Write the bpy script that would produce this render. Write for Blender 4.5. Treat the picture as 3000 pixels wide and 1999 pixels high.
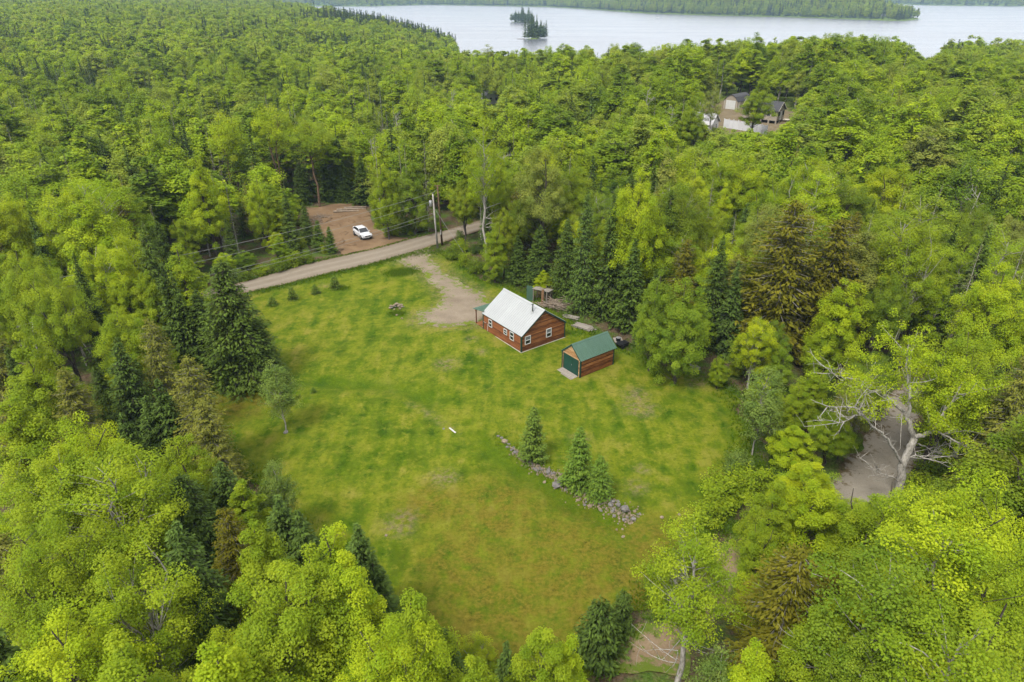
import bpy, bmesh, math, random
import numpy as np
from mathutils import Vector, Matrix
from mathutils.geometry import delaunay_2d_cdt

for o in list(bpy.data.objects): bpy.data.objects.remove(o)
scn = bpy.context.scene
C = scn.collection
R = math.radians
rng = np.random.default_rng(7)
random.seed(7)

# ------------------------------------------------------------------ camera, sky, sun, exposure
CAM_H = 36.0; PITCH = R(27.2)
cam = bpy.data.cameras.new('camera'); cam.lens = 24; cam.sensor_width = 36
cam.clip_start = 0.5; cam.clip_end = 30000
camo = bpy.data.objects.new('camera', cam); C.objects.link(camo)
camo.location = (0, 0, CAM_H); camo.rotation_euler = (R(90) - PITCH, 0, 0)
scn.camera = camo

SUN_EL = 56; SUN_AZ = 215          # compass degrees, y is north: behind and left of the camera
w = bpy.data.worlds.new('World'); scn.world = w; w.use_nodes = True
nt = w.node_tree; nt.nodes.clear()
sky = nt.nodes.new('ShaderNodeTexSky'); sky.sky_type = 'NISHITA'; sky.sun_disc = False
sky.sun_elevation = R(SUN_EL); sky.sun_rotation = R(SUN_AZ); sky.air_density = 1.0; sky.dust_density = 2.0; sky.ozone_density = 1.0
hs = nt.nodes.new('ShaderNodeHueSaturation'); hs.inputs['Saturation'].default_value = 0.10
bg = nt.nodes.new('ShaderNodeBackground'); bg.inputs['Strength'].default_value = 0.115
mxw = nt.nodes.new('ShaderNodeMix'); mxw.data_type = 'RGBA'
mxw.inputs[0].default_value = 0.6; mxw.inputs[7].default_value = (5.9, 5.9, 6.0, 1)   # even cloud layer over the clear sky
ow = nt.nodes.new('ShaderNodeOutputWorld')
nt.links.new(sky.outputs[0], hs.inputs['Color']); nt.links.new(hs.outputs[0], mxw.inputs[6])
nt.links.new(mxw.outputs[2], bg.inputs['Color']); nt.links.new(bg.outputs[0], ow.inputs[0])
sun = bpy.data.lights.new('sun', 'SUN'); sun.energy = 1.5; sun.angle = R(14); sun.color = (1.0, 0.95, 0.86)
so = bpy.data.objects.new('sun', sun); C.objects.link(so)
az = R(SUN_AZ)
sd = Vector((math.sin(az)*math.cos(R(SUN_EL)), math.cos(az)*math.cos(R(SUN_EL)), math.sin(R(SUN_EL))))
so.rotation_euler = sd.to_track_quat('Z', 'Y').to_euler(); so.location = (0, 0, 80)
vs = scn.view_settings; vs.view_transform = 'Standard'; vs.look = 'None'; vs.gamma = 1; vs.use_curve_mapping = False
vs.exposure = 1.55
scn.render.engine = 'CYCLES'
scn.cycles.max_bounces = 3; scn.cycles.diffuse_bounces = 2; scn.cycles.glossy_bounces = 1
scn.cycles.transmission_bounces = 2; scn.cycles.volume_bounces = 0; scn.cycles.transparent_max_bounces = 4

# ------------------------------------------------------------------ photograph geometry: pixel to place
cp, sp = math.cos(PITCH), math.sin(PITCH)
def at(px, py, z=0.0):
    a = (px - 1500)/2000; b = (999.5 - py)/2000
    d = (a, cp + b*sp, -sp + b*cp); t = (z - CAM_H)/d[2]
    return (d[0]*t, d[1]*t)
def proj(x, y, z):
    z = z - CAM_H; dep = y*cp - z*sp
    return 1500 + 2000*x/dep, 999.5 - 2000*(y*sp + z*cp)/dep
def inpoly(px, py, poly):
    px = np.asarray(px, float); py = np.asarray(py, float); r = np.zeros(px.shape, bool)
    n = len(poly)
    for i in range(n):
        x1, y1 = poly[i]; x2, y2 = poly[i-1]
        if y1 == y2: continue
        c = ((y1 > py) != (y2 > py)) & (px < (x2-x1)*(py-y1)/(y2-y1) + x1)
        r ^= c
    return r
def pdist(px, py, poly, closed=True):
    px = np.asarray(px, float); py = np.asarray(py, float); d = np.full(px.shape, 1e9)
    n = len(poly)
    for i in range(0 if closed else 1, n):
        ax, ay = poly[i-1]; bx, by = poly[i]
        vx, vy = bx-ax, by-ay; L = vx*vx+vy*vy+1e-9
        t = np.clip(((px-ax)*vx+(py-ay)*vy)/L, 0, 1)
        d = np.minimum(d, np.hypot(px-ax-t*vx, py-ay-t*vy))
    return d
def sst(a, b, x):
    t = np.clip((np.asarray(x, float)-a)/(b-a), 0, 1); return t*t*(3-2*t)
def gpoly(pts, z=0): return [at(x, y, z) for x, y in pts]
def vnoise(x, y, s, seed=0):
    x = np.asarray(x, float)/s; y = np.asarray(y, float)/s
    xi = np.floor(x).astype(np.int64); yi = np.floor(y).astype(np.int64); fx = x-xi; fy = y-yi
    fx = fx*fx*(3-2*fx); fy = fy*fy*(3-2*fy)
    def h(i, j):
        n = (i*374761393 + j*668265263 + seed*1442695041) & 0x7fffffff
        n = ((n ^ (n >> 13))*1274126177) & 0x7fffffff
        return ((n ^ (n >> 16)) & 0xffff)/65535.0
    return (h(xi, yi)*(1-fx)+h(xi+1, yi)*fx)*(1-fy)+(h(xi, yi+1)*(1-fx)+h(xi+1, yi+1)*fx)*fy

WATER = -14.0
LAWN = gpoly([(470,885),(740,858),(900,822),(1060,786),(1180,757),(1290,742),(1345,770),(1400,815),(1440,835),(1490,845),(1560,875),(1640,925),(1730,985),
              (1830,1020),(1930,1075),(2030,1105),(2130,1130),(2190,1250),(2190,1360),(2150,1480),(2060,1600),(1960,1700),
              (1850,1800),(1760,1900),(1700,1999),(1300,1999),(1150,1850),(1000,1700),(880,1580),(760,1460),(660,1350),(560,1230),(540,1150),(640,1100),(640,1000),(560,930)])
ROAD_FAR = [(400,905),(500,880),(620,850),(740,820),(900,778),(1020,752),(1110,733),(1200,707),(1310,684),(1420,655),(1500,640)]
ROAD_NEAR = [(430,925),(520,902),(640,878),(735,860),(900,822),(1050,788),(1180,755),(1310,716),(1430,682),(1510,664)]
ROAD = gpoly(ROAD_FAR + ROAD_NEAR[::-1])
DRIVE = gpoly([(1160,770),(1200,742),(1255,730),(1262,765),(1300,800),(1345,830),(1400,862),(1440,890),(1470,905),(1460,940),(1440,965),(1380,960),(1310,965),(1240,955),
               (1215,950),(1225,925),(1285,912),(1300,885),(1280,850),(1250,820),(1220,798)])
CLEARING = gpoly([(880,640),(900,612),(1000,600),(1060,604),(1090,640),(1105,680),(1150,700),(1205,706),(1110,733),(1000,756),(975,728),(930,690)])
GRAVEL = gpoly([(2420,1440),(2470,1370),(2525,1290),(2575,1210),(2630,1140),(2720,1120),(2715,1200),(2690,1300),(2665,1420),(2640,1520),(2540,1540),(2440,1510)])
PATH = gpoly([(2160,1540),(2230,1560),(2215,1680),(2150,1760),(2040,1860),(1990,1999),(1760,1999),(1790,1900),(1880,1830),(2000,1790),(2090,1700),(2110,1620)])
NEIGH_Z = 7.0
YARD = gpoly([(2045,318),(2130,292),(2200,300),(2290,312),(2330,335),(2315,362),(2262,388),(2140,382),(2050,380)], NEIGH_Z)
LANDMAIN = [(-58,745),(-110,830),(-220,1040),(-420,1400),(-700,1800),(-2600,2600),(-4000,2600),(-4000,-200),(2500,-200),(1500,330),(700,430),(300,450),(60,430),(-20,450),(-25,560)]
def shore(l): return [at(x, y, WATER) for x, y in l]
LANDPEN = shore([(1240,14),(1420,17),(1600,20),(1750,29),(1900,40),(2100,46),(2300,50),(2500,57),(2640,62),(2692,56)])
LANDPEN = LANDPEN + [(LANDPEN[-1][0]+40, LANDPEN[-1][1]+130), (560,1900),(420,2300),(200,2750),(-300,3100)]
LANDFAR = shore([(700,17),(1080,19),(1240,15),(1500,11),(2000,9.0),(2300,8.6),(2420,9),(2600,11),(2720,16),(3000,19),(3400,22)])
LANDFAR = [(-9000,3000)] + LANDFAR + [(9000,3000),(12000,12000),(-12000,12000)]
ISLES = [(at(1533,66,WATER), 26, 12), (at(1566,113,WATER), 19, 11)]

def T(x, y, detail=True):
    """ground height of the place"""
    x = np.asarray(x, float); y = np.asarray(y, float)
    def sd(poly): return np.where(inpoly(x, y, poly), 1, -1)*pdist(x, y, poly)
    inl = 8.5*np.exp(-(((x-85)/75)**2+((y-205)/85)**2)) - 7*sst(230, 430, y)*sst(-200, 0, x)*(1-sst(60, 160, x)) + 9*sst(-60, -420, x)*sst(150, 700, y)
    inl = inl + 7*sst(-300, -900, x)*sst(600, 1500, y) + (vnoise(x, y, 60, 3)-.5)*3*sst(130, 220, np.hypot(x, y))
    k = sst(-25, 70, sd(LANDMAIN)); z = -20 + (inl+20)*k
    d2 = sd(LANDPEN); hp = -13 + 24*sst(0, 110, d2)*(.5+.7*vnoise(x, y, 260, 5))
    z = np.maximum(z, np.where(d2 > -30, np.where(d2 > 0, hp, -20+7*sst(-30, 0, d2)), -20))
    d3 = sd(LANDFAR); hf = -13 + 130*sst(0, 1500, d3)*(.4+.9*vnoise(x, y, 900, 9)) + 12*sst(0, 120, d3)
    z = np.maximum(z, np.where(d3 > -40, np.where(d3 > 0, hf, -20+7*sst(-40, 0, d3)), -20))
    for (c, a, b) in ISLES:
        q = 1-((x-c[0])/a)**2-((y-c[1])/b)**2
        z = np.maximum(z, np.where(q > 0, -14.3+1.8*np.sqrt(np.maximum(q, 0)), -20))
    if detail:
        z = z - .45*np.exp(-(pdist(x, y, SWALE, False)/1.5)**2) - .3*np.exp(-(pdist(x, y, WALLSIDE, False)/1.1)**2)
        z = z + (vnoise(x, y, 9, 11)-.5)*.25*sst(20, 30, y)*(1-sst(150, 200, y))
    return z
SWALE = gpoly([(930,1115),(1040,1122),(1130,1128),(1200,1145),(1262,1170)])
WALLPATH = gpoly([(1455,1272),(1512,1327),(1557,1359),(1594,1383),(1617,1388),(1648,1406),(1688,1438),(1727,1459),(1761,1474),(1792,1487),(1829,1503),(1862,1526)])
WALLSIDE = [(x-1.0, y-1.2) for x, y in WALLPATH]
def Tz(x, y): return float(T(np.array([x]), np.array([y]))[0])

# ------------------------------------------------------------------ material helpers
def nodes(name):
    m = bpy.data.materials.new(name); m.use_nodes = True; m.node_tree.nodes.clear()
    return m, m.node_tree.nodes, m.node_tree.links
def out(m, n, l, sh): o = n.new('ShaderNodeOutputMaterial'); l.new(sh, o.inputs[0]); return m
def texco(n, l, kind='Object', scale=None):
    t = n.new('ShaderNodeTexCoord')
    if scale is None: return t.outputs[kind]
    mp = n.new('ShaderNodeMapping'); mp.inputs['Scale'].default_value = scale; l.new(t.outputs[kind], mp.inputs[0]); return mp.outputs[0]
def noise(n, l, vec, scale, detail=4, rough=.55):
    t = n.new('ShaderNodeTexNoise'); t.inputs['Scale'].default_value = scale; t.inputs['Detail'].default_value = detail
    t.inputs['Roughness'].default_value = rough; l.new(vec, t.inputs['Vector']); return t.outputs[0]
def ramp(n, l, fac, stops, interp='LINEAR'):
    r = n.new('ShaderNodeValToRGB'); r.color_ramp.interpolation = interp
    e = r.color_ramp.elements
    while len(e) < len(stops): e.new(.5)
    for i, (p, c) in enumerate(stops): e[i].position = p; e[i].color = (c if len(c) == 4 else (*c, 1))
    l.new(fac, r.inputs[0]); return r.outputs[0]
def mix(n, l, fac, a, b, mode='MIX'):
    x = n.new('ShaderNodeMix'); x.data_type = 'RGBA'; x.blend_type = mode
    for v, i in ((fac, 0), (a, 6), (b, 7)):
        if isinstance(v, (int, float)): x.inputs[i].default_value = v
        elif isinstance(v, tuple): x.inputs[i].default_value = (*v, 1) if len(v) == 3 else v
        else: l.new(v, x.inputs[i])
    return x.outputs[2]
def math_(n, l, op, a, b=None):
    x = n.new('ShaderNodeMath'); x.operation = op
    for i, v in enumerate((a, b)):
        if v is None: continue
        if isinstance(v, (int, float)): x.inputs[i].default_value = v
        else: l.new(v, x.inputs[i])
    return x.outputs[0]
def attr(n, name, out_='Fac', typ='GEOMETRY'):
    a = n.new('ShaderNodeAttribute'); a.attribute_name = name; a.attribute_type = typ; return a.outputs[out_]
def bump(n, l, h, strength, dist):
    b = n.new('ShaderNodeBump'); b.inputs['Strength'].default_value = strength; b.inputs['Distance'].default_value = dist
    l.new(h, b.inputs['Height']); return b.outputs[0]
def bsdf(n, l, col, rough=.8, metal=0, spec=.3, normal=None):
    b = n.new('ShaderNodeBsdfPrincipled')
    for k, v in (('Base Color', col), ('Roughness', rough), ('Metallic', metal), ('Specular IOR Level', spec)):
        if isinstance(v, (int, float)): b.inputs[k].default_value = v
        elif isinstance(v, tuple): b.inputs[k].default_value = (*v, 1)
        else: l.new(v, b.inputs[k])
    if normal is not None: l.new(normal, b.inputs['Normal'])
    return b.outputs[0]
KA = .66
def ka(c): return tuple(v*KA for v in c)
def simple(name, c1, c2=None, scale=4, rough=.7, metal=0, spec=.3, bmp=0, stretch=None, detail=4, var=.22):
    m, n, l = nodes(name); c1 = ka(c1); c2 = ka(c2) if c2 else None
    v = texco(n, l, 'Object', stretch)
    f = noise(n, l, v, scale, detail)
    col = ramp(n, l, f, [(.3, c1), (.7, c2 or c1)])
    oi = n.new('ShaderNodeObjectInfo')
    hv = n.new('ShaderNodeHueSaturation'); l.new(col, hv.inputs['Color'])
    l.new(math_(n, l, 'ADD', math_(n, l, 'MULTIPLY', oi.outputs['Random'], var), 1-var/2), hv.inputs['Value'])
    nm = bump(n, l, f, bmp, .05) if bmp else None
    return out(m, n, l, bsdf(n, l, hv.outputs[0], rough, metal, spec, nm))

def leafmat(name, stops, trans=.42, var=.5, tipcol=None, spec=.25):
    m, n, l = nodes(name)
    oi = n.new('ShaderNodeObjectInfo')
    rc = ramp(n, l, oi.outputs['Random'], stops)
    col = mix(n, l, oi.outputs['Alpha'], rc, oi.outputs['Color'])
    t = attr(n, 'tint')
    hv = n.new('ShaderNodeHueSaturation'); l.new(col, hv.inputs['Color'])
    l.new(math_(n, l, 'ADD', math_(n, l, 'MULTIPLY', t, var), 1-var*.5), hv.inputs['Value'])
    l.new(math_(n, l, 'ADD', math_(n, l, 'MULTIPLY', t, -.035), .5175), hv.inputs['Hue'])
    c = hv.outputs[0]
    if tipcol: c = mix(n, l, attr(n, 'tip'), c, mix(n, l, .65, c, tipcol))
    a = bsdf(n, l, c, .55, 0, spec)
    tr = n.new('ShaderNodeBsdfTranslucent'); l.new(mix(n, l, 1.0, c, (1.15, 1.05, .5), 'MULTIPLY'), tr.inputs[0])
    ms = n.new('ShaderNodeMixShader'); ms.inputs[0].default_value = trans
    l.new(a, ms.inputs[1]); l.new(tr.outputs[0], ms.inputs[2])
    return out(m, n, l, ms.outputs[0])

# ------------------------------------------------------------------ palettes (linear)
PAL = {'bright yellow-green': (.285,.375,.013), 'fresh green': (.215,.295,.014), 'mid green': (.135,.20,.014), 'deep green': (.075,.13,.013),
       'pale olive': (.22,.265,.045), 'greyish green': (.145,.21,.040), 'dull brownish': (.20,.165,.055)}
M = {}
M['leaf'] = leafmat('broad leaf', [(0, (.235,.33,.014)), (.15, (.14,.215,.013)), (.35, (.31,.41,.014)), (.55, (.19,.28,.013)), (.72, (.255,.315,.04)), (.9, (.285,.39,.015)), (1, (.23,.26,.05))], spec=.08)
M['needle'] = leafmat('spruce needles', [(0, (.034,.055,.012)), (.5, (.046,.072,.015)), (.8, (.058,.085,.02)), (1, (.07,.075,.025))], .15, .55, (.14,.22,.03), .05)
M['cedar'] = leafmat('cedar sprays', [(0, (.15,.125,.018)), (1, (.11,.11,.02))], .25, .6, (.175,.165,.012), .05)
def barkmat(name, c1, c2, c3, sc):
    m, n, l = nodes(name)
    v = texco(n, l, 'Object', (1, 1, .35)); f = noise(n, l, v, sc, 5, .65)
    col = ramp(n, l, f, [(.35, ka(c1)), (.5, ka(c2)), (.65, ka(c3))])
    return out(m, n, l, bsdf(n, l, col, .9, 0, .1, bump(n, l, f, .6, .03)))
M['bark'] = barkmat('bark', (.035,.028,.02), (.09,.075,.06), (.16,.14,.12), 7)
M['birch'] = barkmat('birch bark', (.06,.05,.045), (.42,.39,.34), (.55,.52,.46), 5)
M['pinebark'] = barkmat('pine bark', (.08,.05,.03), (.17,.11,.07), (.24,.17,.11), 6)
M['deadwood'] = barkmat('bare grey wood', (.22,.20,.17), (.42,.39,.34), (.58,.54,.49), 6)

# ------------------------------------------------------------------ mesh helpers
def tag(o, label, cat, group=None):
    o['label'] = label; o['category'] = cat
    if group: o['group'] = group
    return o
def link(o, parent=None):
    C.objects.link(o)
    if parent is not None: o.parent = parent
    return o
def empty(name, loc, rz=0):
    o = bpy.data.objects.new(name, None); o.location = loc; o.rotation_euler = (0, 0, rz); o.empty_display_size = .3
    return link(o)
def thing(name, label, cat, loc, rz=0, group=None): return tag(empty(name, loc, rz), label, cat, group)
def qmesh(name, V, Q, mats, mi=None, tint=None, tip=None, smooth=None):
    me = bpy.data.meshes.new(name)
    V = np.asarray(V, np.float32); Q = np.asarray(Q, np.int32)
    me.vertices.add(len(V)); me.vertices.foreach_set('co', V.ravel())
    me.loops.add(len(Q)*4); me.loops.foreach_set('vertex_index', Q.ravel())
    me.polygons.add(len(Q)); me.polygons.foreach_set('loop_start', np.arange(0, len(Q)*4, 4, dtype=np.int32))
    for m in mats: me.materials.append(m)
    if mi is not None: me.polygons.foreach_set('material_index', np.asarray(mi, np.int32))
    if smooth is not None: me.polygons.foreach_set('use_smooth', np.asarray(smooth, bool))
    for nm, arr in (('tint', tint), ('tip', tip)):
        if arr is not None:
            a = me.attributes.new(nm, 'FLOAT', 'FACE'); a.data.foreach_set('value', np.asarray(arr, np.float32))
    me.update(calc_edges=True); return me
def obj(name, me, parent=None, loc=None, rot=None):
    o = bpy.data.objects.new(name, me)
    if loc is not None: o.location = loc
    if rot is not None: o.rotation_euler = rot
    return link(o, parent)
def struct(name, me, label=None):
    o = obj(name, me); o['kind'] = 'structure'
    if label: o['label'] = label
    return o
class B:
    """collects boxes, prisms, tubes into one mesh"""
    def __init__(s): s.bm = bmesh.new()
    def box(s, c, d, M_=None, bev=0):
        vs_ = bmesh.ops.create_cube(s.bm, size=1)['verts']
        bmesh.ops.scale(s.bm, vec=d, verts=vs_); bmesh.ops.translate(s.bm, vec=c, verts=vs_)
        if M_ is not None: bmesh.ops.transform(s.bm, matrix=M_, verts=vs_)
        if bev:
            bmesh.ops.bevel(s.bm, geom=list({e for v in vs_ for e in v.link_edges}), offset=bev, segments=1, affect='EDGES')
        return s
    def beam(s, p, q, wd, ht, up=(0, 0, 1)):
        p = Vector(p); q = Vector(q); x = (q-p); L = x.length; x.normalize(); u = Vector(up)
        y = u.cross(x).normalized(); z = x.cross(y)
        m = Matrix((x, y, z)).transposed().to_4x4(); m.translation = (p+q)/2
        vs_ = bmesh.ops.create_cube(s.bm, size=1)['verts']
        bmesh.ops.scale(s.bm, vec=(L, wd, ht), verts=vs_); bmesh.ops.transform(s.bm, matrix=m, verts=vs_); return s
    def poly(s, pts, faces):
        vs_ = [s.bm.verts.new(p) for p in pts]
        for f in faces: s.bm.faces.new([vs_[i] for i in f])
        return s
    def prism(s, prof, axis, a, b):
        """profile of 2-D points swept along axis ('x','y','z') from a to b"""
        def P(u, v, t): return {'x': (t, u, v), 'y': (u, t, v), 'z': (u, v, t)}[axis]
        n = len(prof); pts = [P(u, v, a) for u, v in prof]+[P(u, v, b) for u, v in prof]
        f = [tuple(range(n)), tuple(range(2*n-1, n-1, -1))]+[(i, i+n, (i+1) % n+n, (i+1) % n) for i in range(n)]
        return s.poly(pts, f)
    def tube(s, pts, rad, sides=8):
        pts = [Vector(p) for p in pts]
        if not isinstance(rad, (list, tuple)): rad = [rad]*len(pts)
        rings = []
        for i, p in enumerate(pts):
            d = (pts[min(i+1, len(pts)-1)]-pts[max(i-1, 0)]).normalized()
            a = d.orthogonal().normalized() if i == 0 else (a-d*a.dot(d)).normalized()
            b = d.cross(a)
            rings.append([s.bm.verts.new(p+(a*math.cos(6.2832*k/sides)+b*math.sin(6.2832*k/sides))*rad[i]) for k in range(sides)])
        for i in range(len(rings)-1):
            for k in range(sides):
                s.bm.faces.new((rings[i][k], rings[i][(k+1) % sides], rings[i+1][(k+1) % sides], rings[i+1][k]))
        s.bm.faces.new(rings[0][::-1]); s.bm.faces.new(rings[-1]); return s
    def mesh(s, name, mat, smooth=False):
        bmesh.ops.recalc_face_normals(s.bm, faces=s.bm.faces)
        me = bpy.data.meshes.new(name); s.bm.to_mesh(me); s.bm.free()
        for m in (mat if isinstance(mat, (list, tuple)) else [mat]): me.materials.append(m)
        if smooth: me.polygons.foreach_set('use_smooth', [True]*len(me.polygons))
        return me
    def obj(s, name, mat, parent=None, smooth=False, loc=None, rot=None): return obj(name, s.mesh(name, mat, smooth), parent, loc, rot)

def tube_np(pts, rad, sides, V, Q):
    """append a tube to vertex and quad lists"""
    pts = np.asarray(pts, float); n = len(pts)
    d = np.gradient(pts, axis=0); d /= np.linalg.norm(d, axis=1, keepdims=True)+1e-9
    ref = np.array([0., 0, 1]) if abs(d[0, 2]) < .8 else np.array([1., 0, 0])
    a = np.cross(d, ref); a /= np.linalg.norm(a, axis=1, keepdims=True)+1e-9
    b = np.cross(d, a); ang = np.arange(sides)*2*math.pi/sides
    ring = pts[:, None, :]+(a[:, None, :]*np.cos(ang)[None, :, None]+b[:, None, :]*np.sin(ang)[None, :, None])*np.asarray(rad)[:, None, None]
    base = sum(len(v) for v in V); V.append(ring.reshape(-1, 3))
    i = np.arange(n-1)[:, None]*sides; k = np.arange(sides)[None, :]; k2 = (k+1) % sides
    Q.append((base+np.stack([i+k, i+k2, i+sides+k2, i+sides+k], -1)).reshape(-1, 4))
def leaves_np(Pp, Nn, size, aspect, r, fold=.18, D=None):
    """folded diamond leaves"""
    n = len(Pp); Nn = Nn/(np.linalg.norm(Nn, axis=1, keepdims=True)+1e-9)
    if D is None: D = r.normal(size=(n, 3))
    D = D-Nn*(D*Nn).sum(1, keepdims=True); D /= np.linalg.norm(D, axis=1, keepdims=True)+1e-9
    S = np.cross(Nn, D); s = size[:, None]
    v = np.stack([Pp-D*s*.5, Pp+S*s*aspect*.5+Nn*s*fold-D*s*.06, Pp+D*s*.5-Nn*s*fold*.6, Pp-S*s*aspect*.5+Nn*s*fold-D*s*.06], 1)
    return v.reshape(-1, 3), np.arange(n*4).reshape(-1, 4)

# ------------------------------------------------------------------ tree growers (unit: metres, base at the origin)
def bez(a, b, c, n):
    t = np.linspace(0, 1, n)[:, None]; return (1-t)**2*a+2*t*(1-t)*b+t*t*c
def broadleaf(seed, h, cr, cb=.3, ncl=90, nleaf=9000, ls=.17, forks=1, shape=1.0, clump=.54, trunk_r=None, sides=6, branches=True, up=1.05, lean=0., bare_limbs=0, point=0.):
    r = np.random.default_rng(seed)
    WV, WQ = [], []
    tr = trunk_r or .012*h+.03
    stems = []
    ph0 = r.uniform(0, 6.28)
    for f in range(forks):
        a = ph0+f*6.283/forks+r.normal(0, .25); off = (.0 if forks == 1 else cr*.42)
        top = np.array([math.cos(a)*off, math.sin(a)*off, h*(.9-.08*f)])+np.array([lean*h, 0, 0])
        mid = np.array([math.cos(a)*off*.25, math.sin(a)*off*.25, h*.5])+r.normal(0, .02*h, 3)*[1, 1, 0]+np.array([lean*h*.4, 0, 0])
        pts = bez(np.array([0, 0, -.15]), mid, top, 9); k = tr*(1 if f == 0 else .75)
        wob = r.normal(0, .012*h, (9, 3))*[1, 1, 0]; wob[0] = 0; pts = pts+wob
        tube_np(pts, k*np.linspace(1, .12, 9)**.9, sides, WV, WQ); stems.append(pts)
    # crown: clump centres in an uneven, lobed envelope
    z0 = h*cb; zc = z0+(h-z0)*.46; rz_up = h-zc; rz_dn = zc-z0
    lob = r.uniform(.68, 1.14, (7, 5))
    cen = []; tries = 0; md = 1.30*cr*(1.0/ncl)**(1/3.)*1.05
    while len(cen) < ncl and tries < ncl*40:
        tries += 1
        u = r.normal(size=3); u /= np.linalg.norm(u)
        th = (math.atan2(u[1], u[0])+math.pi)/6.2832*7; li = lob[int(th) % 7, int((u[2]+1)*2.49)]
        rad = r.uniform(.12, 1)**.42*li
        zz = u[2]*(rz_up if u[2] > 0 else rz_dn)
        taper = 1-(max(u[2], 0)**1.4)*.15*shape
        p = np.array([u[0]*cr*rad*taper, u[1]*cr*rad*taper, zc+zz*rad*(1.0 if u[2] < 0 else .97)])
        tt_ = min(max((p[2]-z0)/(h-z0), 0), 1); p[:2] *= 1+.25*point-point*tt_
        p[0] += lean*h*.8
        if cen and np.min(np.linalg.norm(np.array(cen)-p, axis=1)) < md: 
            if tries % 6: continue
        cen.append(p)
    cen = np.array(cen)
    if branches:
        for c in cen:
            st = stems[int(np.argmin([np.min(np.hypot(s[3:, 0]-c[0], s[3:, 1]-c[1])) for s in stems]))]
            hd = math.hypot(c[0]-st[4, 0], c[1]-st[4, 1])
            zb = min(max(c[2]-hd*r.uniform(.5, 1.1)-.3, z0*.75), h*.86)
            i = np.interp(zb, st[:, 2], np.arange(9)); i0 = int(i); fr = i-i0; b = st[i0]*(1-fr)+st[min(i0+1, 8)]*fr
            m = (b+c)/2+np.array([0, 0, .12*hd])+r.normal(0, .08*hd+.02, 3)
            rad = (.010+.016*hd/ max(cr, .5))*h/10
            tube_np(bez(b, m, c, 5), rad*np.linspace(1, .25, 5), 4 if sides > 4 else 3, WV, WQ)
    for k in range(bare_limbs):
        a = r.uniform(0, 6.28); zb = h*r.uniform(cb*.5, cb*1.25); L = cr*r.uniform(.6, 1.2)
        b = np.array([0, 0, zb]); e = b+np.array([math.cos(a)*L, math.sin(a)*L, L*r.uniform(.0, .5)])
        pts = bez(b, (b+e)/2+r.normal(0, .12*L, 3), e, 6); tube_np(pts, .016*h/10*np.linspace(1.6, .3, 6), 4, WV, WQ)
        for j in (2, 3, 4):
            e2 = pts[j]+r.normal(0, .28*L, 3)+[0, 0, .1*L]; tube_np(bez(pts[j], (pts[j]+e2)/2+r.normal(0, .05*L, 3), e2, 4), .009*h/10*np.linspace(1.3, .3, 4), 3, WV, WQ)
    # leaves
    wgt = r.uniform(.55, 1.45, len(cen)); wgt /= wgt.sum(); ci = r.choice(len(cen), nleaf, p=wgt)
    cs = clump*cr*(3.2/ (ncl**(1/3.)))*.5*r.uniform(.7, 1.3, len(cen)); ct = r.uniform(0, 1, len(cen))
    g = r.normal(size=(nleaf, 3)); g /= np.linalg.norm(g, axis=1, keepdims=True); g *= (r.uniform(0, 1, nleaf)**.45)[:, None]
    P = cen[ci]+g*cs[ci][:, None]*[1.08, 1.08, .88]
    P[:, 2] -= .25*(np.hypot(g[:, 0], g[:, 1])**2)*cs[ci]
    P[:, 2] = np.maximum(P[:, 2], .05)
    axis_out = P-np.array([0, 0, zc]); axis_out /= np.linalg.norm(axis_out, axis=1, keepdims=True)+1e-9
    N = g*.8+axis_out*.5+np.array([0, 0, up])+r.normal(0, .42, (nleaf, 3))
    LV, LQ = leaves_np(P, N, ls*r.uniform(.65, 1.35, nleaf), .78, r)
    tint = np.clip(.65*ct[ci]+.35*r.uniform(0, 1, nleaf), 0, 1)
    W = (np.concatenate(WV), np.concatenate(WQ))
    return W, (LV, LQ, tint, None)

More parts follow.
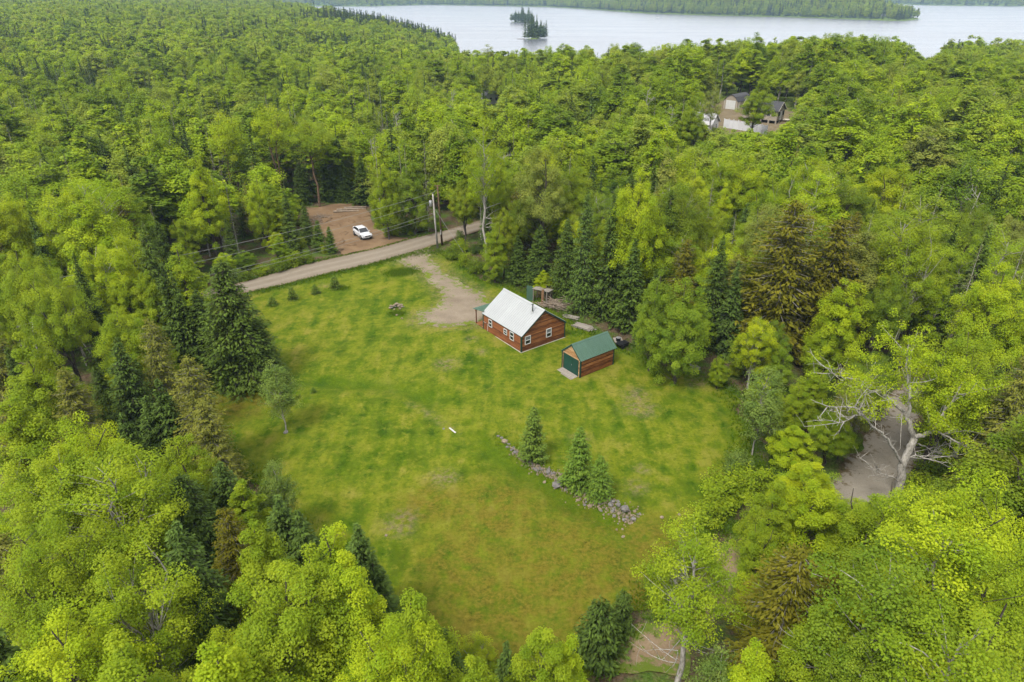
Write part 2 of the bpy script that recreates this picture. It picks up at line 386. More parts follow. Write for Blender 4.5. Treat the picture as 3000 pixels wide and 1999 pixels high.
def conifer(seed, h, cr, z0=.05, dz=.36, nb=7, ls=.22, step=.16, droop=.25, pw=.85, ragged=.2, sides=6, trunk_r=None, sub=3, wide=.34, upturn=.15, dead_low=0):
    r = np.random.default_rng(seed); WV, WQ = [], []
    tr = trunk_r or .011*h+.02
    n = 8; zz = np.linspace(-.1, h, n); wob = r.normal(0, .012*h*.5, (n, 2)); wob[0] = wob[-1] = 0
    tube_np(np.column_stack([wob*0.5, zz]), tr*np.linspace(1, .06, n), sides, WV, WQ)
    P, N, D, S, TI, TP = [], [], [], [], [], []
    z = h*z0+.15; k = 0
    while z < h-.12:
        f = z/h; k += 1
        L0 = cr*max((1-f), .02)**pw*(.7+.3*sst(0, .12, f)) + .06
        for b in range(nb if f < .85 else max(4, nb-2)):
            a = r.uniform(0, 6.283); L = L0*r.uniform(1-ragged*1.3, 1+ragged*.8); zb = z+r.uniform(-.5, .5)*dz
            u = np.array([math.cos(a), math.sin(a), 0]); s = np.arange(max(.12, .10*L), L, step)
            if len(s) == 0: s = np.array([L*.7])
            t = s/L
            up0 = .55*(f-.35)                # upper branches rise, lower ones hang
            zc = zb+L*(up0*t-droop*t*t+upturn*t**4)
            if sides > 4 and L > .7:
                e = u*L*.9; tube_np(np.array([[0, 0, zb], [e[0]*.5, e[1]*.5, zb+L*(up0*.45-droop*.2)], [e[0], e[1], zb+L*.9*(up0-droop*.8)]]), [tr*.16+.006, tr*.1+.005, .004], 3, WV, WQ)
            ct = r.uniform(0, 1)
            for q in range(sub):
                side = np.array([-u[1], u[0], 0])*(r.choice([-1, 1], len(s)))[:, None]
                spread = (wide*L*(1-.55*t)+.05)*r.uniform(.15, 1, len(s))
                p = u[None, :]*s[:, None]+side*spread[:, None]
                p = np.column_stack([p[:, 0], p[:, 1], zc-.28*spread+r.normal(0, .05*ls/.2, len(s))])
                d = u[None, :]*.8+side*r.uniform(.2, 1.0, len(s))[:, None]+np.array([0, 0, -.25-droop*.6])+r.normal(0, .18, (len(s), 3))
                P.append(p); D.append(d); N.append(np.array([0, 0, 1.])+u*.35+r.normal(0, .35, (len(s), 3)))
                S.append(ls*(.75+.5*r.uniform(0, 1, len(s)))*(.8+.4*(1-f))); TI.append(.5*ct+.5*r.uniform(0, 1, len(s)))
                TP.append(np.clip((t-.45)*1.5, 0, 1)*r.uniform(.2, 1, len(s)))
        z += dz*(1.15-.5*f)
    if dead_low:
        for q in range(dead_low):
            a = r.uniform(0, 6.28); zb = r.uniform(.05, max(z0, .2)+.1)*h; L = cr*r.uniform(.25, .7)
            e = np.array([math.cos(a)*L, math.sin(a)*L, -.1*L]); b = np.array([0, 0, zb])
            tube_np(bez(b, b+e*.5+[0, 0, .03], b+e, 4), [.02, .015, .01, .005], 3, WV, WQ)
    # leader
    kk = 10; P.append(np.column_stack([r.normal(0, .02, (kk, 2)), np.linspace(h-.3, h+.05, kk)])); D.append(np.tile([0, 0, 1.], (kk, 1))+r.normal(0, .4, (kk, 3)))
    N.append(r.normal(size=(kk, 3))); S.append(np.full(kk, ls*.7)); TI.append(np.full(kk, .6)); TP.append(np.full(kk, .8))
    P = np.concatenate(P); N = np.concatenate(N); D = np.concatenate(D); S = np.concatenate(S); TI = np.concatenate(TI); TP = np.concatenate(TP)
    LV, LQ = leaves_np(P, N, S, .42, r, .08, D)
    return (np.concatenate(WV), np.concatenate(WQ)), (LV, LQ, TI, TP)

def baretree(seed, h, cr, depth=4, tr=None, up=.5):
    r = np.random.default_rng(seed); WV, WQ = [], []
    tr = tr or .012*h+.02
    def grow(p, d, L, rad, lev):
        n = 5; pts = [p]; dd = d.copy()
        for i in range(n-1):
            dd = dd+r.normal(0, .16, 3); dd /= np.linalg.norm(dd); pts.append(pts[-1]+dd*L/(n-1))
        pts = np.array(pts); tube_np(pts, rad*np.linspace(1, .45, n), 5 if lev == 0 else 3, WV, WQ)
        if lev >= depth: return
        for c in range(14 if lev == 0 else 4):
            j = r.uniform(.3 if lev == 0 else .25, 1.0)*(n-1); i = min(int(j), n-2); q = pts[i]+(pts[i+1]-pts[i])*(j-i)
            a = r.uniform(0, 6.28); nd = np.array([math.cos(a), math.sin(a), r.normal(up*.5, .25)]) if lev == 0 else dd+r.normal(0, .55, 3)+[0, 0, .12]
            nd = nd/np.linalg.norm(nd)
            grow(q, nd, (cr*r.uniform(.5, 1.1)*(1-.4*j/(n-1)) if lev == 0 else L*r.uniform(.3, .55)), rad*(.34 if lev == 0 else .5), lev+1)
    grow(np.array([0, 0, -.1]), np.array([0, 0, 1.]), h, tr, 0)
    return (np.concatenate(WV), np.concatenate(WQ)), None

def meshes(name, tree, wood, leaf):
    """separate trunk and crown meshes"""
    (WV, WQ), lf = tree
    a = qmesh(name+' wood', WV, WQ, [wood], smooth=np.ones(len(WQ), bool))
    b = None
    if lf: b = qmesh(name+' foliage', lf[0], lf[1], [leaf], tint=lf[2], tip=lf[3])
    return a, b
def onemesh(name, tree, wood, leaf):
    (WV, WQ), lf = tree
    if lf is None: return qmesh(name, WV, WQ, [wood], smooth=np.ones(len(WQ), bool))
    V = np.concatenate([WV, lf[0]]); Q = np.concatenate([WQ, lf[1]+len(WV)]); k = len(WQ)
    mi = np.concatenate([np.zeros(k), np.ones(len(lf[1]))]); tt = np.concatenate([np.zeros(k), lf[2]])
    tp = None if lf[3] is None else np.concatenate([np.zeros(k), lf[3]])
    return qmesh(name, V, Q, [wood, leaf], mi, tt, tp)

# prototypes: each has (trunk mesh, crown mesh, height, crown radius)
L, Nd, Cd = M['leaf'], M['needle'], M['cedar']
PRO = {}
def add(kind, tree, wood, leaf, h, cr, one=False):
    PRO.setdefault(kind, []).append(((onemesh(kind, tree, wood, leaf), None) if one else meshes(kind, tree, wood, leaf))+(h, cr))
for i, (h, cr, cb, ncl, nl, forks, shp, wood) in enumerate([(12, 3.4, .22, 120, 15000, 1, 1.0, 'bark'), (12, 2.7, .26, 95, 12000, 1, 1.2, 'bark'), (13, 3.9, .30, 130, 16000, 3, .8, 'bark'),
                                      (12, 3.0, .32, 90, 10500, 2, 1.0, 'birch'), (11, 2.3, .18, 80, 10000, 1, 1.5, 'bark'), (14, 3.4, .36, 105, 12500, 2, .9, 'bark')]):
    add('maple', broadleaf(100+i, h, cr, cb, int(ncl*1.25), int(nl*2.9), .102, forks, shp, bare_limbs=5, point=(.25, .7, .1, .3, .85, .4)[i]), M[wood], L, h, cr)
for i in range(2): add('edgemaple', broadleaf(110+i, 11, 3.0, .03, 130, 38000, .102, 1+i, 1.3, point=.55), M['bark'], L, 11, 3.0)
for i in range(2): add('column', broadleaf(130+i, 12, 1.75, .12, 105, 26000, .104, 1, 1.8, clump=.66, point=.6), M['bark'], L, 12, 1.75)
for i in range(2): add('birch', broadleaf(140+i, 13, 3.0, .34, 100, 23000, .10, 3+i, 1.0, clump=.6, trunk_r=.15, bare_limbs=3), M['birch'], L, 13, 3.0)
for i in range(2): add('aspen', broadleaf(150+i, 14, 2.5, .42, 72, 17000, .10, 1, 1.0, clump=.6, bare_limbs=10), M['deadwood'], L, 14, 2.5)
for i in range(2): add('slender', broadleaf(160+i, 8, 1.7, .2, 90, 9000, .105, 1, 1.5, clump=.72, trunk_r=.06, up=.5, point=.5), M['deadwood'], L, 8, 1.7)
for i in range(2): add('tallpine', broadleaf(170+i, 15, 2.9, .55, 60, 11000, .15, 1+i, 1.0, clump=.65, trunk_r=.2, bare_limbs=7), M['pinebark'], L, 15, 2.9)
for i in range(3): add('bush', broadleaf(180+i, 2.2, 1.35, .02, 45, 2600, .13, 4, .8, clump=.75, trunk_r=.03, sides=4), M['bark'], L, 2.2, 1.35)
for i, (h, cr, dz, nb, dr, rg, pw) in enumerate([(13, 2.6, .34, 10, .28, .2, .75), (12, 1.8, .32, 9, .22, .25, .8), (13, 3.2, .34, 13, .34, .22, .66), (10, 1.6, .30, 9, .2, .2, .85)]):
    add('spruce', conifer(200+i, h, cr, .05, dz, nb, .30, .17, dr, pw, rg), M['bark'], Nd, h, cr)
for i in range(2): add('yardspruce', conifer(220+i, 5, 1.25, .015, .20, 12, .2, .10, .12, .72, .3, upturn=.25), M['bark'], Nd, 5, 1.25)
for i in range(2): add('sapling', conifer(230+i, 1.5, .5, .02, .13, 7, .14, .08, .05, .8, .2, sides=4, upturn=.3), M['bark'], Nd, 1.5, .5)
for i in range(3): add('cedar', conifer(240+i, 12, 3.0-.3*i, .08, .36, 11, .30, .17, .18, .5, .34, sub=3, upturn=.2, dead_low=14), M['deadwood'], Cd, 12, 3.0-.3*i)
for i in range(2): add('thinspruce', conifer(250+i, 12, 1.25, .3, .40, 5, .26, .2, .3, .7, .4, sub=2, dead_low=40), M['deadwood'], Nd, 12, 1.25)
add('whitepine', conifer(260, 4.5, 1.9, .03, .34, 9, .34, .13, -.05, .5, .2, sub=4, wide=.5, upturn=.1), M['bark'], Nd, 4.5, 1.9)
for i in range(3): add('bare', baretree(270+i, 10, 2.3, 3), M['deadwood'], None, 10, 2.3)
# mid-distance trees, one mesh each
for i, (h, cr, cb, f, pt) in enumerate([(12, 3.2, .25, 1, .2), (13, 2.7, .3, 1, .7), (13, 3.7, .3, 2, .1), (12, 2.2, .2, 1, .85), (14, 3.0, .38, 2, .3), (13, 1.7, .2, 1, .6), (14, 2.2, .45, 1, .3), (12, 2.6, .15, 1, 1.0)]):
    add('maple_mid', broadleaf(300+i, h, cr, cb, 100, 8000, .22, f, 1.0, sides=4, clump=.66, point=pt, bare_limbs=6 if i in (4, 6) else 0), M['birch' if i in (4, 6) else 'bark'], L, h, cr, True)
for i in range(3): add('spruce_mid', conifer(320+i, 13, 2.5-.5*i, .06, .55, 7, .52, .34, .26, .8, .25, sides=4, sub=2), M['bark'], Nd, 13, 2.5-.5*i, True)
add('cedar_mid', conifer(330, 12, 2.6, .12, .6, 6, .5, .34, .2, .62, .4, sides=4, sub=2, dead_low=10), M['deadwood'], Cd, 12, 2.6, True)
add('thin_mid', conifer(331, 12, 1.2, .3, .6, 4, .4, .34, .3, .7, .45, sides=4, sub=2, dead_low=30), M['deadwood'], Nd, 12, 1.2, True)
# far trees
for i in range(5): add('maple_far', broadleaf(340+i, 13, 3.4-.35*i, .16, 44, 1700, .52, 1, 1.0, sides=3, branches=False, clump=.66, point=(.1, .4, .8, .2, .9)[i]), M['bark'], L, 13, 3.4-.35*i, True)
for i in range(2): add('spruce_far', conifer(350+i, 14, 2.5-.4*i, .06, .9, 6, .95, .6, .26, .8, .25, sides=3, sub=2), M['bark'], Nd, 14, 2.5-.4*i, True)

# ------------------------------------------------------------------ the ground
def m_forest():
    m, n, l = nodes('forest floor'); v = texco(n, l)
    f = noise(n, l, v, .35, 6, .7); g = noise(n, l, v, 5, 5, .7); h = noise(n, l, v, .06, 3)
    c = ramp(n, l, g, [(.3, (.035,.026,.016)), (.5, (.085,.06,.036)), (.7, (.13,.095,.06))])
    gr = ramp(n, l, g, [(.3, (.025,.05,.008)), (.7, (.09,.15,.02))])
    c = mix(n, l, ramp(n, l, f, [(.45, (0,0,0)), (.6, (1,1,1))]), c, gr)
    far = ramp(n, l, h, [(.3, (.075,.115,.018)), (.7, (.11,.16,.022))])
    c = mix(n, l, attr(n, 'far'), c, far)
    return out(m, n, l, bsdf(n, l, c, .95, 0, .05, bump(n, l, g, .8, .12)))
def m_lawn():
    m, n, l = nodes('lawn grass'); v = texco(n, l)
    big = noise(n, l, v, .09, 4, .6); mid = noise(n, l, v, .45, 5, .62); fine = noise(n, l, v, 3.6, 6, .8); st = noise(n, l, texco(n, l, 'Object', (1.0, .22, 1)), .9, 4, .6)
    bl = noise(n, l, v, 22, 3, .8)
    mm = math_(n, l, 'ADD', math_(n, l, 'MULTIPLY', mid, .5), math_(n, l, 'ADD', math_(n, l, 'MULTIPLY', big, .35), math_(n, l, 'MULTIPLY', st, .3)))
    c = ramp(n, l, mm, [(.48, (.026,.060,.002)), (.545, (.052,.092,.003)), (.61, (.100,.122,.007)), (.675, (.165,.155,.024))])
    lush = ramp(n, l, mid, [(.3, (.034,.074,.002)), (.7, (.066,.110,.003))])
    wv = n.new('ShaderNodeTexWave'); wv.inputs['Scale'].default_value = .16; wv.inputs['Distortion'].default_value = 5; wv.inputs['Detail'].default_value = 2; wv.inputs['Detail Scale'].default_value = .4; l.new(texco(n, l, 'Object', (.8, 1, 1)), wv.inputs['Vector'])
    c = mix(n, l, math_(n, l, 'MULTIPLY', wv.outputs['Fac'], .32), c, (.115,.140,.006))
    for (ox, oy), per, amt in ((at(1950, 1250), 1.5, .34), (at(1000, 700), 1.7, .26), (at(1300, 1500), 1.9, .22)):
        ds = n.new('ShaderNodeVectorMath'); ds.operation = 'DISTANCE'; ds.inputs[1].default_value = (ox, oy, 0); l.new(v, ds.inputs[0])
        dd = math_(n, l, 'ADD', ds.outputs['Value'], math_(n, l, 'MULTIPLY', mid, 1.6))
        sn = math_(n, l, 'SINE', math_(n, l, 'MULTIPLY', dd, 6.283/per)); gate = ramp(n, l, noise(n, l, v, .13, 2), [(.42, (0,0,0)), (.6, (1,1,1))])
        c = mix(n, l, math_(n, l, 'MULTIPLY', math_(n, l, 'MULTIPLY', math_(n, l, 'MAXIMUM', sn, 0), amt), gate), c, (.140,.155,.012))
    cl = noise(n, l, v, 1.1, 6, .78)
    c = mix(n, l, ramp(n, l, cl, [(.52, (0,0,0)), (.66, (.75,.75,.75))]), c, (.145,.148,.014))
    c = mix(n, l, ramp(n, l, noise(n, l, v, 1.7, 5, .75), [(.56, (0,0,0)), (.68, (.7,.7,.7))]), c, (.032,.070,.002))
    c = mix(n, l, attr(n, 'lush'), c, lush)
    dn = math_(n, l, 'MULTIPLY', attr(n, 'dry'), ramp(n, l, noise(n, l, v, .8, 6, .75), [(.36, (0,0,0)), (.58, (1,1,1))]))
    dryc = ramp(n, l, noise(n, l, v, 3.2, 5, .75), [(.33, (.05,.038,.006)), (.5, (.11,.095,.010)), (.7, (.155,.13,.02))])
    c = mix(n, l, dn, c, dryc)
    bn = math_(n, l, 'MULTIPLY', attr(n, 'bare'), ramp(n, l, noise(n, l, v, 2.4, 5, .7), [(.42, (0,0,0)), (.62, (.85,.85,.85))]))
    c = mix(n, l, bn, c, ramp(n, l, fine, [(.3, (.11,.083,.045)), (.7, (.20,.155,.09))]))
    hv = n.new('ShaderNodeHueSaturation'); l.new(c, hv.inputs['Color'])
    l.new(math_(n, l, 'ADD', math_(n, l, 'ADD', math_(n, l, 'MULTIPLY', fine, .95), math_(n, l, 'MULTIPLY', bl, .55)), .19), hv.inputs['Value'])
    return out(m, n, l, bsdf(n, l, hv.outputs[0], .9, 0, .05, bump(n, l, math_(n, l, 'ADD', fine, bl), .55, .06)))
def m_gravel(name, c1, c2, c3, grass=(.14,.22,.012), gr_lo=.5):
    c1, c2, c3 = ka(c1), ka(c2), ka(c3); grass = tuple(v*.46 for v in grass)
    m, n, l = nodes(name); v = texco(n, l)
    f = noise(n, l, v, 9, 5, .75); g = noise(n, l, v, .35, 4, .6); k = noise(n, l, v, 1.6, 5, .7); e = attr(n, 'edge')
    st = noise(n, l, v, .12, 3)
    c = mix(n, l, .5, ramp(n, l, f, [(.3, c1), (.5, c2), (.7, c3)]), ramp(n, l, g, [(.3, c1), (.7, c3)]))
    fac = ramp(n, l, math_(n, l, 'ADD', math_(n, l, 'MULTIPLY', e, .22), math_(n, l, 'MULTIPLY', k, 1.0)), [(gr_lo, (0,0,0)), (gr_lo+.12, (1,1,1))])
    gc = mix(n, l, k, tuple(a*.7 for a in grass), tuple(a*1.25 for a in grass))
    c = mix(n, l, fac, c, gc)
    return out(m, n, l, bsdf(n, l, c, .95, 0, .08, bump(n, l, f, .6, .05)))
def m_road():
    m, n, l = nodes('worn road'); v = texco(n, l)
    f = noise(n, l, v, 12, 4, .8); g = noise(n, l, v, .3, 5, .65); e = attr(n, 'edge'); tr = attr(n, 'track')
    c = ramp(n, l, g, [(.3, ka((.215,.175,.125))), (.7, ka((.29,.24,.18)))])
    c = mix(n, l, math_(n, l, 'MULTIPLY', tr, .85), c, ka((.36,.305,.235)))
    c = mix(n, l, .35, c, ramp(n, l, f, [(.3, ka((.15,.12,.09))), (.7, ka((.36,.31,.25)))]))
    c = mix(n, l, ramp(n, l, math_(n, l, 'ADD', math_(n, l, 'MULTIPLY', e, .7), math_(n, l, 'MULTIPLY', g, .5)), [(.72, (0,0,0)), (.95, (1,1,1))]), c, ka((.20,.15,.095)))
    return out(m, n, l, bsdf(n, l, c, .9, 0, .12, bump(n, l, f, .4, .03)))
M['lawn'] = m_lawn(); M['floor'] = m_forest(); M['road'] = m_road()
M['drive'] = m_gravel('gravel drive', (.17,.13,.09), (.27,.215,.155), (.37,.31,.235), (.20,.27,.015), .64)
M['dirt'] = m_gravel('bare orange dirt', (.12,.07,.04), (.225,.145,.08), (.33,.225,.13), (.10,.10,.03), .78)
M['greygravel'] = m_gravel('grey gravel', (.17,.145,.115), (.27,.24,.195), (.38,.34,.28), (.17,.125,.06), .64)
M['pathdirt'] = m_gravel('trodden path', (.17,.115,.065), (.27,.19,.115), (.37,.28,.18), (.17,.24,.03), .58)
M['yard'] = m_gravel('dry yard', (.13,.10,.06), (.21,.165,.10), (.28,.22,.14), (.15,.20,.03), .60)

def terrain():
    r = 3*1.0215**np.arange(390); a = np.radians(np.arange(-62, 62.1, .5))
    X = np.outer(r, np.sin(a)); Y = np.outer(r, np.cos(a)); nr, na = X.shape
    x, y = X.ravel(), Y.ravel(); z = T(x, y)
    for poly in (LAWN, ROAD, CLEARING, DRIVE, GRAVEL, PATH, YARD):
        ins = inpoly(x, y, poly); z = z-.22*np.where(ins, sst(.2, 1.4, pdist(x, y, poly)), 0)
    i = np.arange(nr-1)[:, None]*na; k = np.arange(na-1)[None, :]
    Q = np.stack([i+k, i+k+1, i+na+k+1, i+na+k], -1).reshape(-1, 4)
    me = qmesh('ground', np.column_stack([x, y, z]), Q[:, ::-1], [M['floor']], smooth=np.ones(len(Q), bool))
    at_ = me.attributes.new('far', 'FLOAT', 'POINT'); at_.data.foreach_set('value', sst(150, 260, np.hypot(x, y)).astype(np.float32))
    struct('ground', me, 'dark leaf-littered forest ground reaching to the hills')
terrain()
def sheet(name, poly, dz, grid, mat, label, attrs={}, jit=.25, step=.6, wob=1.0, ew=1.6):
    b = []
    n = len(poly)
    for i in range(n):
        a, c = np.array(poly[i]), np.array(poly[(i+1) % n]); k = max(1, int(np.linalg.norm(c-a)/step))
        for t in range(k): b.append(a+(c-a)*t/k)
    b = np.array(b)
    b[:, 0] += (vnoise(b[:, 0], b[:, 1], 2.2, 21)-.5)*wob+(vnoise(b[:, 0], b[:, 1], .7, 22)-.5)*jit; b[:, 1] += (vnoise(b[:, 0], b[:, 1], 2.2, 23)-.5)*wob+(vnoise(b[:, 0], b[:, 1], .7, 24)-.5)*jit
    bp = [tuple(q) for q in b]
    gx, gy = np.meshgrid(np.arange(b[:, 0].min(), b[:, 0].max(), grid), np.arange(b[:, 1].min(), b[:, 1].max(), grid))
    gx = gx.ravel()+rng.uniform(-.2, .2, gx.size)*grid; gy = gy.ravel()+rng.uniform(-.2, .2, gy.size)*grid
    k = inpoly(gx, gy, bp); gx, gy = gx[k], gy[k]; k = pdist(gx, gy, bp) > grid*.45; gx, gy = gx[k], gy[k]
    pts = [Vector(q) for q in b]+[Vector(q) for q in zip(gx, gy)]
    edges = [(i, (i+1) % len(b)) for i in range(len(b))]
    v, e, f, *_ = delaunay_2d_cdt(pts, edges, [], 1, 1e-4)
    x = np.array([q[0] for q in v]); y = np.array([q[1] for q in v]); z = T(x, y)+dz
    me = bpy.data.meshes.new(name); me.from_pydata(np.column_stack([x, y, z]).tolist(), [], f)
    me.materials.append(mat); me.polygons.foreach_set('use_smooth', [True]*len(me.polygons))
    A = dict(attrs); A.setdefault('edge', lambda x, y: 1-sst(0, ew, pdist(x, y, bp)))
    for nm, fn in A.items():
        q = me.attributes.new(nm, 'FLOAT', 'POINT'); q.data.foreach_set('value', np.asarray(fn(x, y), np.float32))
    bm = bmesh.new(); bm.from_mesh(me); bmesh.ops.recalc_face_normals(bm, faces=bm.faces)
    for fc in bm.faces:
        if fc.normal.z < 0: fc.normal_flip()
    bm.to_mesh(me); bm.free()
    return struct(name, me, label)
def spots(lst):
    c = [(at(px, py), r) for px, py, r in lst]
    def fn(x, y):
        d = np.zeros_like(x)
        for (cx, cy), r in c: d = np.maximum(d, 1-sst(r*.3, r*1.3, np.hypot(x-cx, (y-cy))))
        return d
    return fn
dry_sp = spots([(1650,1650,7),(1500,1800,7),(1800,1700,5),(1450,1500,5),(1300,1850,4),(1720,1780,5),(700,1190,3.5),(1900,1600,4),(1350,1650,4),(660,1200,3),(1260,1480,3)])
bare_sp = spots([(1410,1035,.9),(1860,1160,1.6),(1870,1200,2.0),(1310,1070,1.6),(1165,1545,1.5),(1185,1520,1.2),(1865,1430,1.0),(1300,1400,1.4),(1380,1000,1.0),(1880,1375,.8),(2040,1130,1.3),(1700,1290,1.0),(950,842,.8)])
def lush(x, y):
    d = np.maximum(.75*np.exp(-(pdist(x, y, SWALE, False)/1.5)**2), .95*np.exp(-(pdist(x, y, WALLSIDE, False)/1.1)**2))
    d = np.maximum(d, .8*np.exp(-(pdist(x, y, gpoly(ROAD_NEAR), False)/1.6)**2))
    return np.maximum(d, .9*np.maximum(spots([(1165,805,2.6),(1190,800,2.2),(1000,850,1.5),(2100,1450,2.2),(1165,930,1.5),(1250,1160,1.8)])(x, y), .55*(1-sst(0, 3, pdist(x, y, LAWN)))))
def bare(x, y):
    ln = gpoly([(1205,1185),(1260,1220),(1330,1265)])
    return np.maximum(np.maximum(bare_sp(x, y), .8*np.exp(-(pdist(x, y, ln, False)/.35)**2)), .85*(1-sst(0, 2.2, pdist(x, y, DRIVE)))*(~inpoly(x, y, ROAD)))
sheet('lawn', LAWN, .05, .7, M['lawn'], 'mown lawn around the cabin, patchy green to dry brown', {'dry': dry_sp, 'lush': lush, 'bare': bare}, wob=1.6)
rm = gpoly([((a[0]+b[0])/2, (a[1]+b[1])/2) for a, b in zip(ROAD_FAR, ROAD_NEAR+[ROAD_NEAR[-1]])])
def track(x, y):
    d = pdist(x, y, rm, False); return np.exp(-((d-.95)/.35)**2)
sheet('road', ROAD, .10, .5, M['road'], 'worn tan road passing the lot', {'track': track}, jit=.12, wob=.35)
sheet('driveway', DRIVE, .085, .6, M['drive'], 'gravel driveway from the road to the cabin', jit=.5, wob=1.4, ew=2.6)
sheet('clearing', CLEARING, .06, .7, M['dirt'], 'bare orange dirt clearing across the road', jit=.5, wob=1.4)
sheet('gravel_track', GRAVEL, .06, .8, M['greygravel'], 'grey gravel track in the trees right of the lawn', jit=.7, wob=1.3, ew=1.8)
sheet('dirt_path', PATH, .06, .7, M['pathdirt'], 'trodden dirt path at the lower right of the lawn', jit=.5, wob=1.5)
sheet('neighbour_yard', YARD, .06, 1.5, M['yard'], 'dry yard around the neighbouring house', wob=2)

def lake():
    m, n, l = nodes('lake water'); v = texco(n, l, 'Object', (1, .45, 1))
    f = noise(n, l, v, .25, 5, .6); g = noise(n, l, texco(n, l, 'Object', (.004, .016, 1)), 1, 4, .6)
    rg = ramp(n, l, g, [(.35, (.20,)*3), (.65, (.27,)*3)])
    return out(m, n, l, bsdf(n, l, (.10,.105,.12), rg, 0, 1.0, bump(n, l, f, .08, .1)))
M['water'] = lake()
struct('lake', B().poly([(-5200,250,WATER),(6500,250,WATER),(9000,7500,WATER),(-9000,7500,WATER)], [(0,1,2,3)]).mesh('lake', M['water']), 'pale lake reflecting the overcast sky')

# ------------------------------------------------------------------ what the trees must leave open to view (photograph pixels)
V_OPEN = [[(500,868),(620,846),(760,812),(900,770),(975,735),(960,715),(905,690),(890,645),(900,612),(1010,600),(1055,612),(1085,650),(1105,690),(1165,705),(1310,676),
           (1325,715),(1330,760),(1400,810),(1450,850),(1475,845),(1560,870),(1660,915),(1720,955),(1770,955),(1830,1005),(1880,1035),(1990,1090),(2100,1115),(2130,1200),(2140,1330),(2100,1400),
           (2040,1450),(1990,1560),(1870,1600),(1850,1700),(1830,1750),(1720,1780),(1690,1870),(1480,1880),(1380,1860),(1300,1800),(1230,1720),(1160,1620),(1080,1540),
           (1000,1490),(860,1440),(790,1360),(700,1300),(650,1230),(620,1150),(810,1140),(850,1060),(835,960),(800,880),(740,860),(500,890)],
          [(2570,1220),(2650,1200),(2660,1330),(2640,1440),(2490,1440),(2440,1400),(2490,1330)],
          [(2100,1600),(2150,1560),(2200,1640),(2180,1700),(2100,1740)],
          [(1800,1870),(1900,1830),(1990,1850),(1950,2010),(1800,2010)],
          [(2115,330),(2130,285),(2160,278),(2325,308),(2312,352),(2262,372),(2200,370),(2125,352)],
          [(1425,285),(1465,285),(1460,318),(1430,318)], [(2062,318),(2112,300),(2125,352),(2250,376),(2252,384),(2120,372),(2066,368)],
          [(1335,148),(1404,134),(1574,118),(1701,106),(1850,110),(1935,95),(2000,100),(2140,86),(2319,74),(2531,72),(2637,92),(2700,165),(2745,165),(2786,80),(2892,82),(3000,104),(3300,104),(3300,-200),(900,-200),(1000,18),(1050,28),(1200,42),(1290,60),(1335,92)]]
def opens(x, y, z0, h, cr, lo=.3, slim=False, polys=V_OPEN):
    xs = []; ys = []; zs = []
    for f, w_ in ((lo, .75), (.5, 1.0), (.72, .85), (.9, .45), (1.0, 0)):
        if slim: w_ = max(1.05-f, .05)
        for s in ((-1, -.5, 0, .5, 1) if w_ else (0,)): xs.append(x+s*cr*w_); ys.append(y); zs.append(z0+h*f)
    px, py = proj(np.array(xs), np.array(ys), np.array(zs))
    return any(inpoly(px, py, p).any() for p in polys)

# ------------------------------------------------------------------ planting
KINDS = {'maple': ('broadleaf_tree', 'broadleaf tree'), 'column': ('broadleaf_tree', 'slim broadleaf tree'), 'edgemaple': ('broadleaf_tree', 'broadleaf tree'), 'birch': ('birch_tree', 'birch tree'), 'aspen': ('broadleaf_tree', 'bare-limbed broadleaf tree'),
         'slender': ('young_tree', 'slender young tree'), 'tallpine': ('tall_tree', 'tall bare-trunked tree'), 'bush': ('shrub', 'leafy shrub'), 'spruce': ('spruce_tree', 'spruce'),
         'yardspruce': ('spruce_tree', 'spruce'), 'sapling': ('spruce_sapling', 'spruce sapling'), 'cedar': ('cedar_tree', 'ragged cedar'), 'thinspruce': ('spruce_tree', 'thin dying spruce'),
         'whitepine': ('pine_tree', 'bushy pine'), 'bare': ('bare_tree', 'leafless grey tree')}
CATS = {'shrub': 'shrub', 'spruce_sapling': 'sapling'}
planted = []       # x, y, cr
PROT = []
pending = []       # trees that get their label once all are known
def plant(kind, x, y, h, cr, col=None, label=None, var=0, rz=None, group=None, base=None, z=None):
    base = base or kind
    tm, cm, h0, c0 = PRO[kind][var % len(PRO[kind])]
    z = Tz(x, y) if z is None else z
    rz = rng.uniform(0, 6.28) if rz is None else rz
    nm = KINDS[base][0]
    if cm is None:
        o = obj(nm, tm, None, (x, y, z), (0, 0, rz)); parts = [o]
    else:
        o = empty(nm, (x, y, z), rz); t = obj('trunk', tm, o); c = obj('crown', cm, o); parts = [t, c]
    o.scale = (cr/c0, cr/c0, h/h0)
    if col is not None:
        for p in parts: p.color = (*col, 1)
    else:
        for p in parts: p.color = (1, 1, 1, 0)
    o['category'] = CATS.get(nm, 'tree')
    if label: o['label'] = label
    if group: o['group'] = group
    planted.append((x, y, cr)); PROT.append((x, y, z, h, cr)); return o
def jcol(name, amt=.12):
    c = np.array(PAL[name])*rng.uniform(1-amt, 1+amt)*np.array([rng.uniform(.92, 1.08), 1, rng.uniform(.85, 1.2)]); return tuple(c)
def top(kind, px, py, h, cr, colname, label, var=0, rz=None, mul=1.0):
    """a tree whose tip is seen at this pixel and which stands h metres tall"""
    z = 0.
    for _ in range(3): x, y = at(px, py, z+h); z = Tz(x, y)
    col = None if colname is None else tuple(v*mul for v in (PAL[colname] if isinstance(colname, str) else colname))
    return plant(kind, x, y, h, cr, col, label, var, rz)
